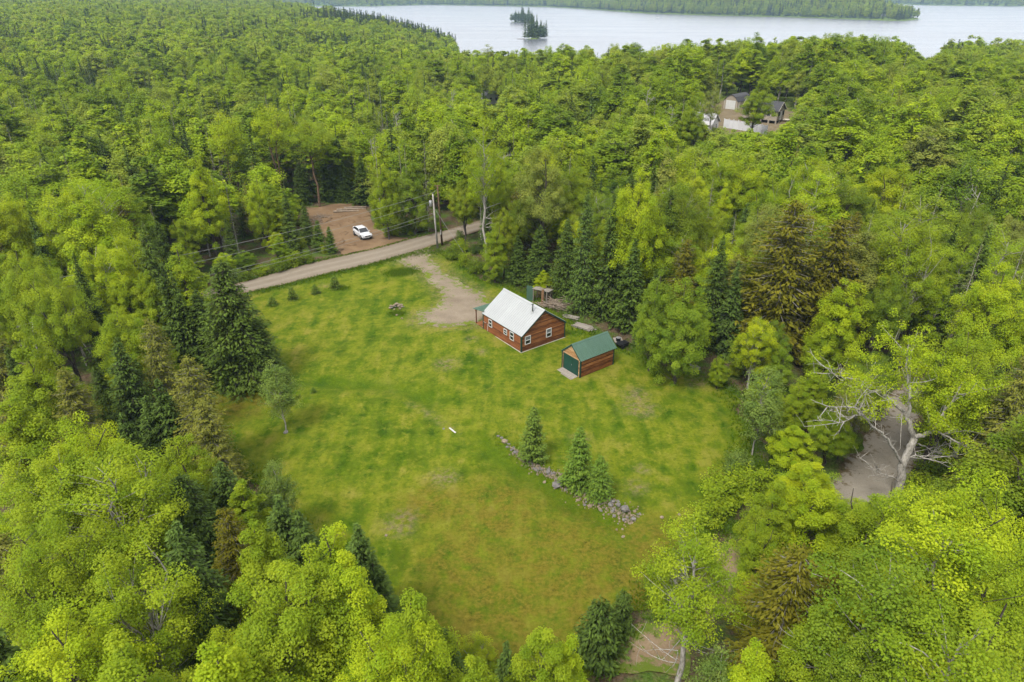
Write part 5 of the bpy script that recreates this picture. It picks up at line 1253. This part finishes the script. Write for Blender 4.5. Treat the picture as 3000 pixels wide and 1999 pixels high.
# ------------------------------------------------------------------ car
def car():
    (fx, fy), (bx_, by_) = at(1060, 708), at(1040, 695); hd = math.atan2(fy-by_, fx-bx_)
    x, y = (fx+bx_)/2, (fy+by_)/2; nx, ny = -math.sin(hd), math.cos(hd); x += nx*.78; y += ny*.78
    o = thing('parked_car', 'white compact sport utility car parked on the dirt clearing', 'car', (x, y, Tz(x, y)+.07), hd)
    def loft(st, name, mat, par=None):
        b = bmesh.new(); rings = []
        for xx, pts in st: rings.append([b.verts.new((xx, p[0], p[1])) for p in pts]+[b.verts.new((xx, -p[0], p[1])) for p in pts[::-1]])
        n = len(rings[0])
        for i in range(len(rings)-1):
            for k in range(n): b.faces.new((rings[i][k], rings[i][(k+1) % n], rings[i+1][(k+1) % n], rings[i+1][k]))
        b.faces.new(rings[0]); b.faces.new(rings[-1][::-1]); bmesh.ops.recalc_face_normals(b, faces=b.faces)
        me = bpy.data.meshes.new(name); b.to_mesh(me); b.free(); me.materials.append(mat); me.polygons.foreach_set('use_smooth', [True]*len(me.polygons))
        ob = obj(name, me, par or o); md = ob.modifiers.new('s', 'SUBSURF'); md.levels = 1; md.render_levels = 2; return ob
    def sec(w_, z0, zt, sh): return [(w_*.86, z0), (w_*.98, z0+.10), (w_, z0+(zt-z0)*.45), (w_*.985, zt-.10), (w_*sh, zt), (w_*.3, zt+.015)]
    loft([(-2.12, sec(.62, .42, .86, .8)), (-2.08, sec(.74, .34, .98, .85)), (-1.85, sec(.85, .28, 1.06, .88)), (-1.2, sec(.885, .25, 1.05, .9)), (-.3, sec(.87, .22, 1.0, .92)), (.7, sec(.87, .22, .98, .92)),
          (1.2, sec(.885, .25, .95, .86)), (1.75, sec(.86, .26, .86, .84)), (2.05, sec(.76, .30, .74, .84)), (2.16, sec(.58, .36, .62, .8))], 'body', M['carpaint'])
    def gh(w0, z0, w1, z1): return [(w0, z0), (w0*.5+w1*.5+.01, (z0+z1)/2), (w1, z1-.02), (w1*.6, z1)]
    loft([(-1.98, gh(.66, .98, .60, 1.04)), (-1.75, gh(.76, .98, .62, 1.33)), (-1.3, gh(.80, .98, .64, 1.50)), (-.4, gh(.82, .96, .66, 1.555)), (.15, gh(.81, .95, .65, 1.50)), (.75, gh(.78, .94, .68, 1.10)), (.98, gh(.76, .92, .72, .97))], 'window_glass', M['glass'])
    def rf(w1, z1): return [(w1*.98+.012, z1-.055), (w1+.014, z1-.02), (w1*.8, z1+.018), (w1*.4, z1+.03)]
    loft([(-1.95, rf(.60, 1.16)), (-1.72, rf(.62, 1.36)), (-1.3, rf(.64, 1.50)), (-.4, rf(.66, 1.56)), (.1, rf(.655, 1.51)), (.22, rf(.65, 1.46))], 'roof', M['carpaint'])
    for s in (-1, 1):
        B().tube([(.18, s*.66, 1.46), (.62, s*.72, 1.17), (1.0, s*.77, .94)], [.04, .04, .045], 6).obj('pillar', M['carpaint'], o, True)
        B().tube([(-1.35, s*.66, 1.48), (-1.75, s*.71, 1.25), (-1.98, s*.74, 1.0)], [.05, .11, .10], 6).obj('pillar', M['carpaint'], o, True)
        mr = B().box((.72, s*.98, 1.02), (.12, .2, .14), None, .03).obj('mirror', M['carpaint'], o)
        hl_ = B().prism([(1.72, .86), (2.09, .70), (2.12, .62), (1.78, .74)], 'y', s*.52, s*.82).obj('headlight', M['lamp'], o)
        B().box((2.10, s*.5, .40), (.06, .3, .09), None, .02).obj('fog_light', M['black'], o)
        B().box((-2.06, s*.62, .92), (.12, .3, .12), None, .03).obj('tail_light', simple('tail light', (.25,.01,.01), (.3,.015,.015)), o)
        for wx in (1.30, -1.31):
            B().tube([(wx, s*.905, .33), (wx, s*.80, .33)], .385, 18).obj('wheel_arch', M['black'], o)
            wl = B().tube([(wx, s*.93, .33), (wx, s*.92, .33), (wx, s*.72, .33)], [.29, .33, .33], 20).obj('wheel', M['tyre'], o, True)
            B().tube([(wx, s*.945, .33), (wx, s*.90, .33)], [.19, .215], 14).obj('rim', M['rim'], wl)
    B().prism([(2.02, .73), (2.185, .66), (2.185, .55), (2.10, .52)], 'y', -.46, .46).obj('grille', M['black'], o)
    B().box((2.2, 0, .60), (.02, .15, .09)).obj('emblem', M['metal'], o)
    B().box((2.17, 0, .42), (.03, .36, .11)).obj('number_plate', M['white'], o)
    B().box((0, 0, .28), (3.9, 1.62, .10)).obj('sill', M['black'], o)
car()

# ------------------------------------------------------------------ poles and wires
def poles():
    p1 = (-11.51, 100.73); p2 = (-10.93, 101.99); z1, z2 = Tz(*p1), Tz(*p2); h1, h2 = 8.5, 9.5
    a = thing('utility_pole', 'grey utility pole with transformer beside the road', 'utility pole', (*p1, z1)); dx = -.15
    B().tube([(0, 0, -.3), (-.2, 0, h1*.5), (-.33, 0, h1)], [.155, .135, .105], 12).obj('post', M['poleg'], a, True)
    t = B().tube([(-.72, -.1, 6.65), (-.72, -.1, 6.72), (-.72, -.1, 7.5), (-.72, -.1, 7.56)], [.2, .24, .24, .17], 14).obj('transformer', M['metal'], a, True)
    B().tube([(-.72, -.1, 7.56), (-.70, -.1, 7.8)], [.045, .03], 8).obj('bushing', M['brownwood'], t)
    B().box((-.45, -.05, 7.2), (.3, .06, .08)).obj('bracket', M['metal'], t)
    B().tube([(-.33, 0, h1), (-.33, 0, h1+.25)], [.05, .035], 8).obj('insulator', M['greywood'], a)
    b = thing('utility_pole', 'brown utility pole just behind the grey pole', 'utility pole', (*p2, z2))
    B().tube([(0, 0, -.3), (-.15, 0, h2*.5), (-.3, 0, h2)], [.17, .14, .11], 12).obj('post', M['poleb'], b, True)
    B().box((-.12, -.17, 2.2), (.12, .02, .75)).obj('marker', M['white'], b)
    B().box((-.3, 0, h2-.1), (.9, .1, .11)).obj('crossarm', M['poleb'], b)
    p3 = (-50.5, 67.3); z3 = Tz(*p3); c = thing('utility_pole', 'utility pole hidden in the left woods where the wires run', 'utility pole', (*p3, z3))
    B().tube([(0, 0, -.3), (0, 0, 8.6)], [.16, .11], 12).obj('post', M['poleg'], c, True); B().box((0, 0, 8.3), (.9, .1, .11)).obj('crossarm', M['poleg'], c)
    for i, (za, zb_, sg, lab) in enumerate(((8.7, 8.5, .9, 'uppermost overhead wire running along the road to the grey pole'), (7.45, 7.3, .9, 'second overhead wire from the top along the road'), (5.6, 5.4, 1.0, 'third overhead wire from the top along the road'), (5.1, 4.9, 1.0, 'lowest overhead wire along the road'))):
        q = []
        for k in range(21):
            t_ = k/20; q.append((p1[0]-.33+(p3[0]-p1[0]+.33)*t_, p1[1]+(p3[1]-p1[1])*t_, z1+za+(z3+zb_-z1-za)*t_-4*sg*t_*(1-t_)))
        tag(B().tube(q, .02, 5).obj('overhead_wire', M['wire'], None), lab, 'wire', 'overhead wires along the road')
    gx, gy = at(1384, 788)
    tag(B().tube([(p1[0]-.25, p1[1], z1+6.4), (gx, gy, Tz(gx, gy))], .018, 5).obj('guy_wire', M['wire'], None), 'slanting guy wire from the grey pole down to the driveway bank', 'wire')
    tag(B().tube([(p1[0]-.33, p1[1], z1+8.6), (p2[0]-.3, p2[1], z2+8.9)], .018, 5).obj('overhead_wire', M['wire'], None), 'short wire linking the grey and brown poles', 'wire')
poles()

# ------------------------------------------------------------------ stones
def stonemesh(seed, mat):
    b = bmesh.new(); bmesh.ops.create_icosphere(b, subdivisions=1, radius=.5); r = np.random.default_rng(seed)
    for v in b.verts:
        v.co *= r.uniform(.78, 1.12); v.co.z *= .72
        if v.co.z < -.2: v.co.z = -.2
    me = bpy.data.meshes.new('stone'); b.to_mesh(me); b.free(); me.materials.append(mat); return me
STN = [stonemesh(i, M['stone' if i % 3 else 'stonetan']) for i in range(9)]
def stone(parent, x, y, z, s, i, name='stone'):
    o = obj(name, STN[i % 9], parent, (x, y, z), (rng.uniform(-.3, .3), rng.uniform(-.3, .3), rng.uniform(0, 6.28))); o.scale = (s*rng.uniform(.85, 1.3), s*rng.uniform(.75, 1.0), s*rng.uniform(.65, .95)); return o
def stonerow():
    wx, wy = WALLPATH[5]; o = thing('stone_row', 'long tumbled row of grey field stones across the lawn', 'stone row', (wx, wy, Tz(wx, wy)))
    seg = [math.dist(a, b) for a, b in zip(WALLPATH, WALLPATH[1:])]; tot = sum(seg); used = []
    def P(t):
        t *= tot
        for (a, b), s in zip(zip(WALLPATH, WALLPATH[1:]), seg):
            if t <= s: return a[0]+(b[0]-a[0])*t/s, a[1]+(b[1]-a[1])*t/s, (b[0]-a[0])/s, (b[1]-a[1])/s
            t -= s
        return b[0], b[1], 1, 0
    for i in range(160):
        t = rng.random()**.75
        if t < .14 and rng.random() < .6: continue
        x, y, dx, dy = P(t); wd = .25+.75*sst(.25, .95, t); q = rng.normal(0, .5)*wd; x += -dy*q; y += dx*q
        s = rng.uniform(.2, .44) if rng.random() < .88 else rng.uniform(.5, .64)
        k = sum(1 for u in used if math.hypot(u[0]-x, u[1]-y) < (u[2]+s)*.30)
        if k > 1: continue
        used.append((x, y, s)); stone(o, x-wx, y-wy, Tz(x, y)-Tz(wx, wy)+.02+s*.08+k*.13, s, i)
    x, y = at(1830, 1500); stone(o, x-wx, y-wy, Tz(x, y)-Tz(wx, wy)+.34, .85, 1)
    x, y = at(1633, 1420); stone(o, x-wx, y-wy, Tz(x, y)-Tz(wx, wy)+.18, .95, 4)
    n = 900; V = []; Q = []
    for i in range(n):
        t = .2+.8*rng.random(); x, y, dx, dy = P(t); q = rng.normal(0, .55)*(.3+.7*t); x += -dy*q; y += dx*q; s = rng.uniform(.04, .10); z = Tz(x, y)+.06
        c = np.array([x, y, z]); b0 = len(V)*8; V.append(c+(np.array([[-1,-1,-1],[1,-1,-1],[1,1,-1],[-1,1,-1],[-.6,-.7,.7],[.7,-.6,.6],[.6,.7,.8],[-.7,.6,.6]])*s*rng.uniform(.7, 1.2, 3)))
        Q += [[b0+k for k in f] for f in ((4,5,6,7),(0,1,5,4),(1,2,6,5),(2,3,7,6),(3,0,4,7),(3,2,1,0))]
    V = np.concatenate(V)-np.array([wx, wy, Tz(wx, wy)])
    g = obj('rubble', qmesh('rubble', V, Q, [M['stonetan']]), o); g['kind'] = 'stuff'
stonerow()
for px, py, s, lab, i in ((1479,1298,.62,'rounded pinkish boulder alone on the lawn above the stone row',0),(1510,1328,.55,'flat pale stone at the foot of the upper lawn spruce',2),(1595,1408,.4,'small pale stone just left of the stone row',3),(1939,1519,.4,'small stone on the lawn right of the stone row end',6),
                          (1826,1568,.35,'small pale stone below the stone row end',0),(1990,1512,.35,'small stone near the lower right lawn corner',3),(1132,1574,.3,'pale stone by the bare patch on the lower lawn',0),(1885,1037,1.0,'dark boulder at the lawn edge behind the shed, left of two',1),
                          (1938,1052,1.2,'dark boulder at the lawn edge behind the shed, right of two',4),(2035,1090,1.3,'dark boulder under the trees at the right lawn edge',7),(838,1272,.5,'grey stone at the foot of the young lawn tree',4),(1300,1262,.3,'small stone on the lawn beside the bare strip',2)):
    x, y = at(px, py); o = stone(None, x, y, Tz(x, y)+.05+s*.1, s, i, 'boulder'); tag(o, lab, 'stone', 'loose stones on the lawn')
x, y = at(1163, 907); fp = thing('stone_pile', 'small heap of pale stones on the lawn near the driveway', 'stone pile', (x, y, Tz(x, y)+.03))
for i in range(26):
    a = i*.9; r_ = (.75 if i < 14 else .42 if i < 22 else .15)*rng.uniform(.7, 1.1); stone(fp, math.cos(a)*r_*1.1, math.sin(a)*r_, .12 if i < 14 else .34 if i < 22 else .5, rng.uniform(.3, .5), [0, 3, 6, 2][i % 4])
for i, (px, py, lab) in enumerate(((1163,930,'pale stone in the grass just below the stone heap'),(1178,940,'lowest pale stone below the stone heap'))):
    x, y = at(px, py); tag(stone(None, x, y, Tz(x, y)+.1, .4, 3*i, 'boulder'), lab, 'stone')
x, y = at(1326, 1268); tag(B().box((0, 0, .1), (1.0, .14, .05), None, .01).obj('plank', M['white'], None, False, (x, y, Tz(x, y)+.02), (0, 0, -.9)), 'pale plank lying in the grass at mid lawn', 'plank')

# ------------------------------------------------------------------ things behind the cabin and in the clearing
def piles():
    x, y = at(1632, 908); o = thing('brush_pile', 'heap of pale dry sticks and poles behind the cabin', 'brush pile', (x, y, Tz(x, y)))
    for i in range(85):
        a = rng.normal(-.55, .35); Ln = rng.uniform(1.0, 2.8); cx, cy = rng.normal(0, .9), rng.normal(0, .55); zc = .08+.75*math.exp(-(cx*cx+cy*cy)/.9)*rng.uniform(.2, 1)
        t = rng.normal(0, .16); d = np.array([math.cos(a), math.sin(a), t])*Ln/2; c = np.array([cx, cy, zc+abs(t)*Ln/2])
        B().tube([c-d, c+rng.normal(0, .04, 3), c+d], [.045, .038, .022], 5).obj('stick', M['stick'], o)
    x, y = at(1605, 890); o = thing('leaning_poles', 'upright pale poles leaning together behind the cabin roof', 'poles', (x, y, Tz(x, y)))
    for i in range(14): B().tube([(rng.uniform(-.7, .7), rng.uniform(-.3, .3), 0), (rng.uniform(-.6, .6), .6, rng.uniform(1.3, 2.1))], [.05, .03], 5).obj('pole', M['stick'], o)
    x, y = at(1708, 967); o = thing('lumber_stack', 'stack of grey weathered planks at the forest edge above the shed', 'lumber', (x, y, Tz(x, y)+.03), -.62)
    for k in range(4):
        for j in range(5): B().box((rng.uniform(-.15, .15), -.45+j*.22, .06+k*.075), (2.6-.2*k+rng.uniform(-.3, .3), .19, .05)).obj('plank', M['greywood'], o, False, None, (0, 0, rng.normal(0, .03)))
    x, y = at(1672, 938); o = thing('lumber_stack', 'low stack of grey boards beside the brush pile', 'lumber', (x, y, Tz(x, y)+.03), -.55)
    for k in range(2):
        for j in range(4): B().box((rng.uniform(-.2, .2), -.4+j*.24, .06+k*.075), (1.9, .2, .05)).obj('plank', M['greywood'], o, False, None, (0, 0, rng.normal(0, .06)))
    x, y = at(1562, 893); z = Tz(x, y); o = thing('lean_to', 'small open lean-to with grey roof behind the cabin', 'lean-to', (x, y, z), -.5)
    for a, b in ((0, 0), (1.9, 0), (0, 1.1), (1.9, 1.1)): B().box((a, b, .85), (.08, .08, 1.75)).obj('post', M['greywood'], o)
    for i in range(7): B().box((-.1+i*.35, .55, 1.78), (.32, 1.5, .03)).obj('roof_board', M['greywood'], o, False, None, (-.12, 0, 0))
    x, y = at(1556, 890); g = thing('metal_sheet', 'green ribbed metal sheet standing upright behind the cabin', 'metal sheet', (x-.2, y+.1, Tz(x, y)), -.5)
    obj('panel', panelmesh('sheet', ribs(-.45, .45, 2.0, 4, .03), 2.05, M['roofgreen']), g, (0, 0, 2.05), (0, R(90), R(90)))
    x, y = at(1588, 903); tag(B().box((0, 0, 1.05), (.32, .1, 2.1)).obj('board', M['brownwood'], None, False, (x, y, Tz(x, y)), (-.12, 0, -.3)), 'tall brown board standing upright behind the cabin roof', 'board')
    x, y = at(1822, 1024); o = thing('garden_cart', 'low black garden cart with a pale round lid behind the shed', 'cart', (x, y, Tz(x, y)), .6)
    B().prism([(-.55, .3), (.55, .3), (.7, .62), (-.7, .62)], 'y', -.4, .4).obj('tub', M['black'], o); B().tube([(.05, .75, .55), (.05, .75, .95)], [.25, .3], 14).obj('drum', M['black'], o); B().tube([(.05, .75, .95), (.05, .75, 1.0)], [.3, .12], 14).obj('lid', M['metal'], o)
    for s in (-1, 1):
        w_ = B().tube([(-.2, s*.48, .25), (-.2, s*.40, .25)], .25, 14).obj('wheel', M['tyre'], o)
    B().tube([(.65, 0, .45), (1.25, 0, .3)], .025, 6).obj('handle', M['metal'], o)
    x, y = at(1806, 1008); tag(B().box((0, 0, .45), (1.1, .7, .04)).obj('board', M['greywood'], None, False, (x, y, Tz(x, y)), (.5, .1, .4)), 'grey board propped behind the shed', 'board')
    # logs in the clearing
    for i, (px, py, Ln, a, lab) in enumerate(((1015,627,4.6,.12,'long cut log at the back of the clearing, nearest'),(1030,621,5.2,.16,'long cut log at the back of the clearing, middle'),(1042,616,4.0,.2,'long cut log at the back of the clearing, farthest'))):
        x, y = at(px, py); tag(B().tube([(-Ln/2, 0, .16), (0, .05, .16), (Ln/2, 0, .15)], [.17, .15, .12], 9).obj('log', M['stick'], None, False, (x, y, Tz(x, y)+.05), (0, 0, a)), lab, 'log', 'cut logs in the clearing')
    for i, (px, py, lab) in enumerate(((935,640,'heap of dead branches at the left rim of the clearing'),(912,655,'smaller branch heap at the left rim of the clearing'))):
        x, y = at(px, py); o = thing('branch_heap', lab, 'brush pile', (x, y, Tz(x, y)+.06))
        for k in range(26):
            a = rng.uniform(0, 3.14); Ln = rng.uniform(.8, 2.2); c = np.array([rng.normal(0, .8), rng.normal(0, .6), rng.uniform(.08, .45)]); d = np.array([math.cos(a), math.sin(a), rng.normal(0, .12)])*Ln/2
            B().tube([c-d, c, c+d], [.04, .035, .02], 4).obj('stick', M['stick'], o)
    x, y = at(1052, 655); x, y = at(1096, 655)
piles()
for i, (px, py) in enumerate(((1000,640),(1030,655),(985,665),(960,650),(1010,690),(1000,715),(1025,722),(985,740),(1070,640),(945,672))):
    x, y = at(px, py); o = thing('dirt_mound', ['mound', 'clod', 'hump', 'ridge'][i % 4]+' of orange earth in the clearing, '+['uppermost middle','right of centre','left of centre','near the branch heap','left of the car wheels','at the road side','at the road edge by the car','lowest by the young spruces','upper right','left rim'][i], 'earth mound', (x, y, Tz(x, y)+.02), rng.uniform(0, 3), 'earth mounds in the clearing')
    b = bmesh.new(); bmesh.ops.create_icosphere(b, subdivisions=3, radius=1)
    sx, sy, sz = rng.uniform(.7, 1.5), rng.uniform(.4, .8), rng.uniform(.12, .28)
    for v in b.verts:
        k = .75+.5*float(vnoise(v.co.x*3+i*7, v.co.y*3+v.co.z, .7, 5)); v.co = Vector((v.co.x*sx*k, v.co.y*sy*k, max(v.co.z, -.3)*sz*(k+float(vnoise(v.co.x*9, v.co.y*9, .8, 6))*.6)))
    me = bpy.data.meshes.new('mound'); b.to_mesh(me); b.free(); me.materials.append(M['dirt']); me.polygons.foreach_set('use_smooth', [True]*len(me.polygons)); obj('earth', me, o)

# ------------------------------------------------------------------ neighbouring houses among the trees
def gable(o, W, Ln, hw, zr, wall, roof, trim, ov=.35, z0=0):
    B().prism([(0, z0), (W, z0), (W, hw), (W/2, zr), (0, hw)], 'y', 0, Ln).obj('wall', wall, o)
    sl = (zr-hw)/(W/2); t = .12
    for s in (-1, 1):
        e = W/2+ov; pts = [(W/2, zr+.02), (W/2+s*e, zr+.02-e*sl), (W/2+s*e, zr+.02-e*sl+t), (W/2, zr+.02+t)]
        r_ = B().prism(pts, 'y', -ov, Ln+ov).obj('roof', roof, o)
        for yy in (-ov-.02, Ln+ov+.02): B().beam((W/2, yy, zr+.03), (W/2+s*e, yy, zr+.03-e*sl), .05, .2).obj('rake_board', trim, o)
def face_at(pc, pr):
    """heading from one ground pixel to another at the neighbours' level"""
    a, b = at(*pc, NEIGH_Z), at(*pr, NEIGH_Z); return a, math.atan2(b[1]-a[1], b[0]-a[0]), math.dist(a, b)
def win(o, side, c, z, w_, h, off):
    sg = -1 if side[1] == '-' else 1
    if side[0] == 'y': f = B().box((c, off+sg*.03, z+h/2), (w_, .06, h)).obj('window', M['creamtrim'], o); B().box((c, off+sg*.055, z+h/2), (w_-.2, .05, h-.2)).obj('pane', M['glass'], f)
    else: f = B().box((off+sg*.03, c, z+h/2), (.06, w_, h)).obj('window', M['creamtrim'], o); B().box((off+sg*.055, c, z+h/2), (.05, w_-.2, h-.2)).obj('pane', M['glass'], f)
def neighbours():
    # house: gable end looks to the right front, long wall to the left front
    (x, y), a, L_ = face_at((2274, 356), (2303, 349)); z = Tz(x, y); W, Ln = 4.6, 9.0
    o = thing('house', 'small beige house with dark roof and screened porch beyond the trees', 'house', (x, y, z), a+.1)
    gable(o, W, Ln, 3.3, 5.0, M['beige'], M['shingle'], M['creamtrim'], .35, .8)
    for px in (.2, W/2, W-.2): B().box((px, .15, .4), (.3, .3, .85)).obj('pier', M['beige'], o)
    for py in (2, 4, 6, 8.8): B().box((.15, py, .4), (.3, .3, .85)).obj('pier', M['beige'], o)
    for c, w_ in ((.95, 1.3), (3.65, 1.3)): win(o, 'y-', c, 1.75, w_, 1.3, 0)
    B().box((W/2, -.03, 1.85), (.9, .06, 2.1)).obj('door', M['white'], o)
    win(o, 'y-', W/2, 3.75, .7, .5, 0)
    for c, w_ in ((.9, 1.3), (2.2, 1.1), (4.6, .9), (6.6, .9)): win(o, 'x-', c, 1.75, w_, 1.3, 0)
    B().box((W-.3, -.9, .75), (1.6, 1.6, .12)).obj('porch_landing', M['creamtrim'], o)
    for i in range(4): B().box((W+.7+i*.28, -.9, .62-i*.17), (.28, 1.2, .06)).obj('step', M['creamtrim'], o)
    # gambrel garage
    (x, y), a, L_ = face_at((2158, 320), (2193, 313)); z = Tz(x, y)
    o = thing('gambrel_garage', 'beige barn-roofed garage with white door beyond the white fence', 'garage', (x, y, z), a)
    Ln, W = 7.0, 4.0; pr = [(0, 0), (W, 0), (W, 2.2), (W-.75, 3.2), (W/2, 3.75), (.75, 3.2), (0, 2.2)]
    B().prism([(u, v) for u, v in pr], 'x', 0, Ln).obj('wall', M['beige'], o)
    for (p, q) in (((-.15, 2.05), (.75, 3.26)), ((.75, 3.26), (W/2, 3.82)), ((W/2, 3.82), (W-.75, 3.26)), ((W-.75, 3.26), (W+.15, 2.05))):
        B().beam(((Ln)/2, p[0], p[1]), (Ln/2, q[0], q[1]), Ln+.4, .1, (1, 0, 0)).obj('roof', M['shingle'], o) if False else B().poly([(-.2, *p), (Ln+.2, *p), (Ln+.2, *q), (-.2, *q), (-.2, p[0], p[1]+.1), (Ln+.2, p[0], p[1]+.1), (Ln+.2, q[0], q[1]+.1), (-.2, q[0], q[1]+.1)], [(0,1,2,3),(4,5,6,7),(0,1,5,4),(1,2,6,5),(2,3,7,6),(3,0,4,7)]).obj('roof', M['shingle'], o)
    B().box((-.04, W/2, 1.15), (.08, 2.9, 2.3)).obj('garage_door', M['white'], o)
    for yy in (.05, W-.05): B().box((-.05, yy, 1.1), (.1, .14, 2.2)).obj('corner_trim', M['creamtrim'], o)
    B().box((1.0, -.04, 1.05), (.9, .08, 2.0)).obj('door', M['creamtrim'], o); win(o, 'y-', 3.6, 1.0, .8, .95, 0)
    # white fence
    a0, a1 = at(2122, 357, NEIGH_Z), at(2248, 377, NEIGH_Z); Lf = math.dist(a0, a1); n = 9; d = ((a1[0]-a0[0])/Lf, (a1[1]-a0[1])/Lf)
    o = thing('vinyl_fence', 'tall white panel fence in front of the beige garage', 'fence', (*a0, Tz(*a0)), math.atan2(d[1], d[0])); s = Lf/n
    for i in range(n+1):
        zz = Tz(a0[0]+d[0]*s*i, a0[1]+d[1]*s*i)-Tz(*a0); B().box((s*i, 0, zz+1.05), (.14, .14, 2.3)).box((s*i, 0, zz+2.23), (.19, .19, .06)).obj('post', M['vinyl'], o)
    for i in range(n):
        zz = Tz(a0[0]+d[0]*s*(i+.5), a0[1]+d[1]*s*(i+.5))-Tz(*a0); p = B().box((s*(i+.5), 0, zz+1.05), (s-.16, .05, 1.95)).obj('panel', M['vinyl'], o)
        for v in (.12, 2.0): B().box((s*(i+.5), 0, zz+v), (s-.16, .09, .13)).obj('rail', M['vinyl'], p)
    # pale house left of the fence
    (x, y), a, L_ = face_at((2082, 372), (2108, 360)); z = Tz(x, y)
    o = thing('house', 'white house with pale grey roof half hidden left of the white fence', 'house', (x, y, z), a)
    gable(o, 6, 8, 2.6, 4.6, M['vinyl'], M['paleroof'], M['white']); win(o, 'y-', 1.6, 1.0, .9, 1.2, 0); win(o, 'y-', 4.3, 1.0, .9, 1.2, 0); B().box((3, -.03, 1.05), (.9, .06, 2.1)).obj('door', M['white'], o)
    x, y = at(1444, 322, 0); z = Tz(x, y); o = thing('house', 'white-roofed house glimpsed in the woods beyond the utility poles', 'house', (x-2, y, z), .5)
    gable(o, 5, 7, 2.8, 5.6, M['vinyl'], M['paleroof'], M['white'], .3)
    win(o, 'y-', 1.5, 1.0, .9, 1.2, 0); win(o, 'y-', 3.6, 1.0, .9, 1.2, 0)
neighbours()
# across the lake
def lakeside():
    for i, (px, py, c, lab) in enumerate(((1722,24,'white','white lake house on the far shore, left of the sailboat'),(2190,47,'white','white lake house on the near wooded point, leftmost there'),(2440,53,'beige','tan lake house on the near wooded point, middle there'),(2590,59,'white','white lake house near the tip of the far wooded point'),(1280,13,'beige','small house on the far shore at the upper middle left'),(2960,17,'white','small lake house at the far right shore'))):
        x, y = at(px, py, WATER); y += 14; x *= (y)/(y-14); o = thing('lake_house', lab, 'house', (x, y, Tz(x, y)-.3), .2*i, 'houses across the lake')
        gable(o, 9, 7, 3.2, 5.6, M['vinyl' if c == 'white' else 'beige'], M['paleroof'], M['white'], .4)
        B().box((4.5, -.05, 1.6), (3, .1, 1.6)).obj('window', M['glass'], o)
        d = thing('dock', 'dock below the '+' '.join(lab.split(',')[0].split()[:9]), 'dock', (x, y-16, WATER), .2*i, 'docks across the lake'); B().box((4, 0, .5), (2.4, 16, .25)).obj('deck', M['greywood'], d)
        for yy in (-7, 0, 7): B().box((4, yy, -.2), (2.0, .3, 1.4)).obj('pile', M['greywood'], d)
    x, y = at(1925, 53, WATER); o = thing('sailboat', 'tiny sailboat with bare mast moored on the lake', 'boat', (x, y, WATER), .7)
    B().prism([(-3.5, .3), (-2.8, -.4), (2.2, -.4), (3.8, .9), (-3.5, .7)], 'y', -.9, .9).obj('hull', M['white'], o); B().tube([(.3, 0, .5), (.3, 0, 10)], [.12, .07], 6).obj('mast', M['metal'], o); B().tube([(.3, 0, 1.8), (-3, 0, 1.7)], .08, 6).obj('boom', M['metal'], o)
    x, y = at(1526, 115, WATER); o = thing('dock', 'low dark dock at the nearer small island', 'dock', (x, y, WATER)); B().box((0, 0, .45), (9, 2.2, .3)).obj('deck', M['greywood'], o); B().box((-4, 0, .0), (.3, 2, 1.2)).box((4, 0, .0), (.3, 2, 1.2)).obj('pile', M['greywood'], o)
lakeside()

# ------------------------------------------------------------------ long grass and weeds: no one could count it
def grass():
    P = []
    def along(poly, w_, dens, closed=False, hh=1.):
        for a, b in zip(poly, poly[1:]+(poly[:1] if closed else [])):
            Ls = math.dist(a, b); n = int(Ls*dens)
            for i in range(n):
                t = rng.random(); q = rng.normal(0, w_); P.append((a[0]+(b[0]-a[0])*t-(b[1]-a[1])/Ls*q, a[1]+(b[1]-a[1])*t+(b[0]-a[0])/Ls*q, hh))
    along(LAWN, .8, 60, True); along([(x+.35, y-.35) for x, y in gpoly(ROAD_NEAR[3:8])], .5, 90, False, .6); along(gpoly(ROAD_FAR[2:9]), .4, 50); along(WALLSIDE, .7, 40, False, .4); along(WALLPATH, .55, 55, False, .7); along(SWALE, 1.0, 40, False, .35)
    for px, py, r_, n in ((1165,805,1.8,900),(1195,800,1.6,700),(1000,850,.9,250),(1165,925,.9,350),(2230,1380,2.5,900),(2150,1560,2,500)):
        x, y = at(px, py)
        for i in range(n): P.append((x+rng.normal(0, r_*.6), y+rng.normal(0, r_*.45), .75))
    P = np.array(P); k = np.ones(len(P), bool)
    for poly in (ROAD, GRAVEL, CLEARING): k &= ~(inpoly(P[:, 0], P[:, 1], poly) & (pdist(P[:, 0], P[:, 1], poly) > .25))
    px, py = proj(P[:, 0], P[:, 1], 0*P[:, 0]); k &= (px > -60) & (px < 3060) & (py < 2060)
    P = P[k]; hh = np.repeat(P[:, 2], 3); P = np.repeat(P[:, :2], 3, 0)+rng.normal(0, .08, (len(P)*3, 2)); n = len(P); s = rng.uniform(.12, .36, n)*hh
    Z = T(P[:, 0], P[:, 1])+.04+s*.42
    D = np.tile([0, 0, 1.], (n, 1))+rng.normal(0, .35, (n, 3)); N = rng.normal(size=(n, 3))*[1, 1, .3]+[0, 0, .5]
    V, Q = leaves_np(np.column_stack([P, Z]), N, s, .22, rng, .05, D)
    o = obj('long_grass', qmesh('long grass', V, Q, [M['leaf']], tint=rng.uniform(0, 1, n))); o['kind'] = 'stuff'; o['label'] = 'long unmown grass along the lawn and road edges'; o.color = (.085,.15,.006, 1)
grass()
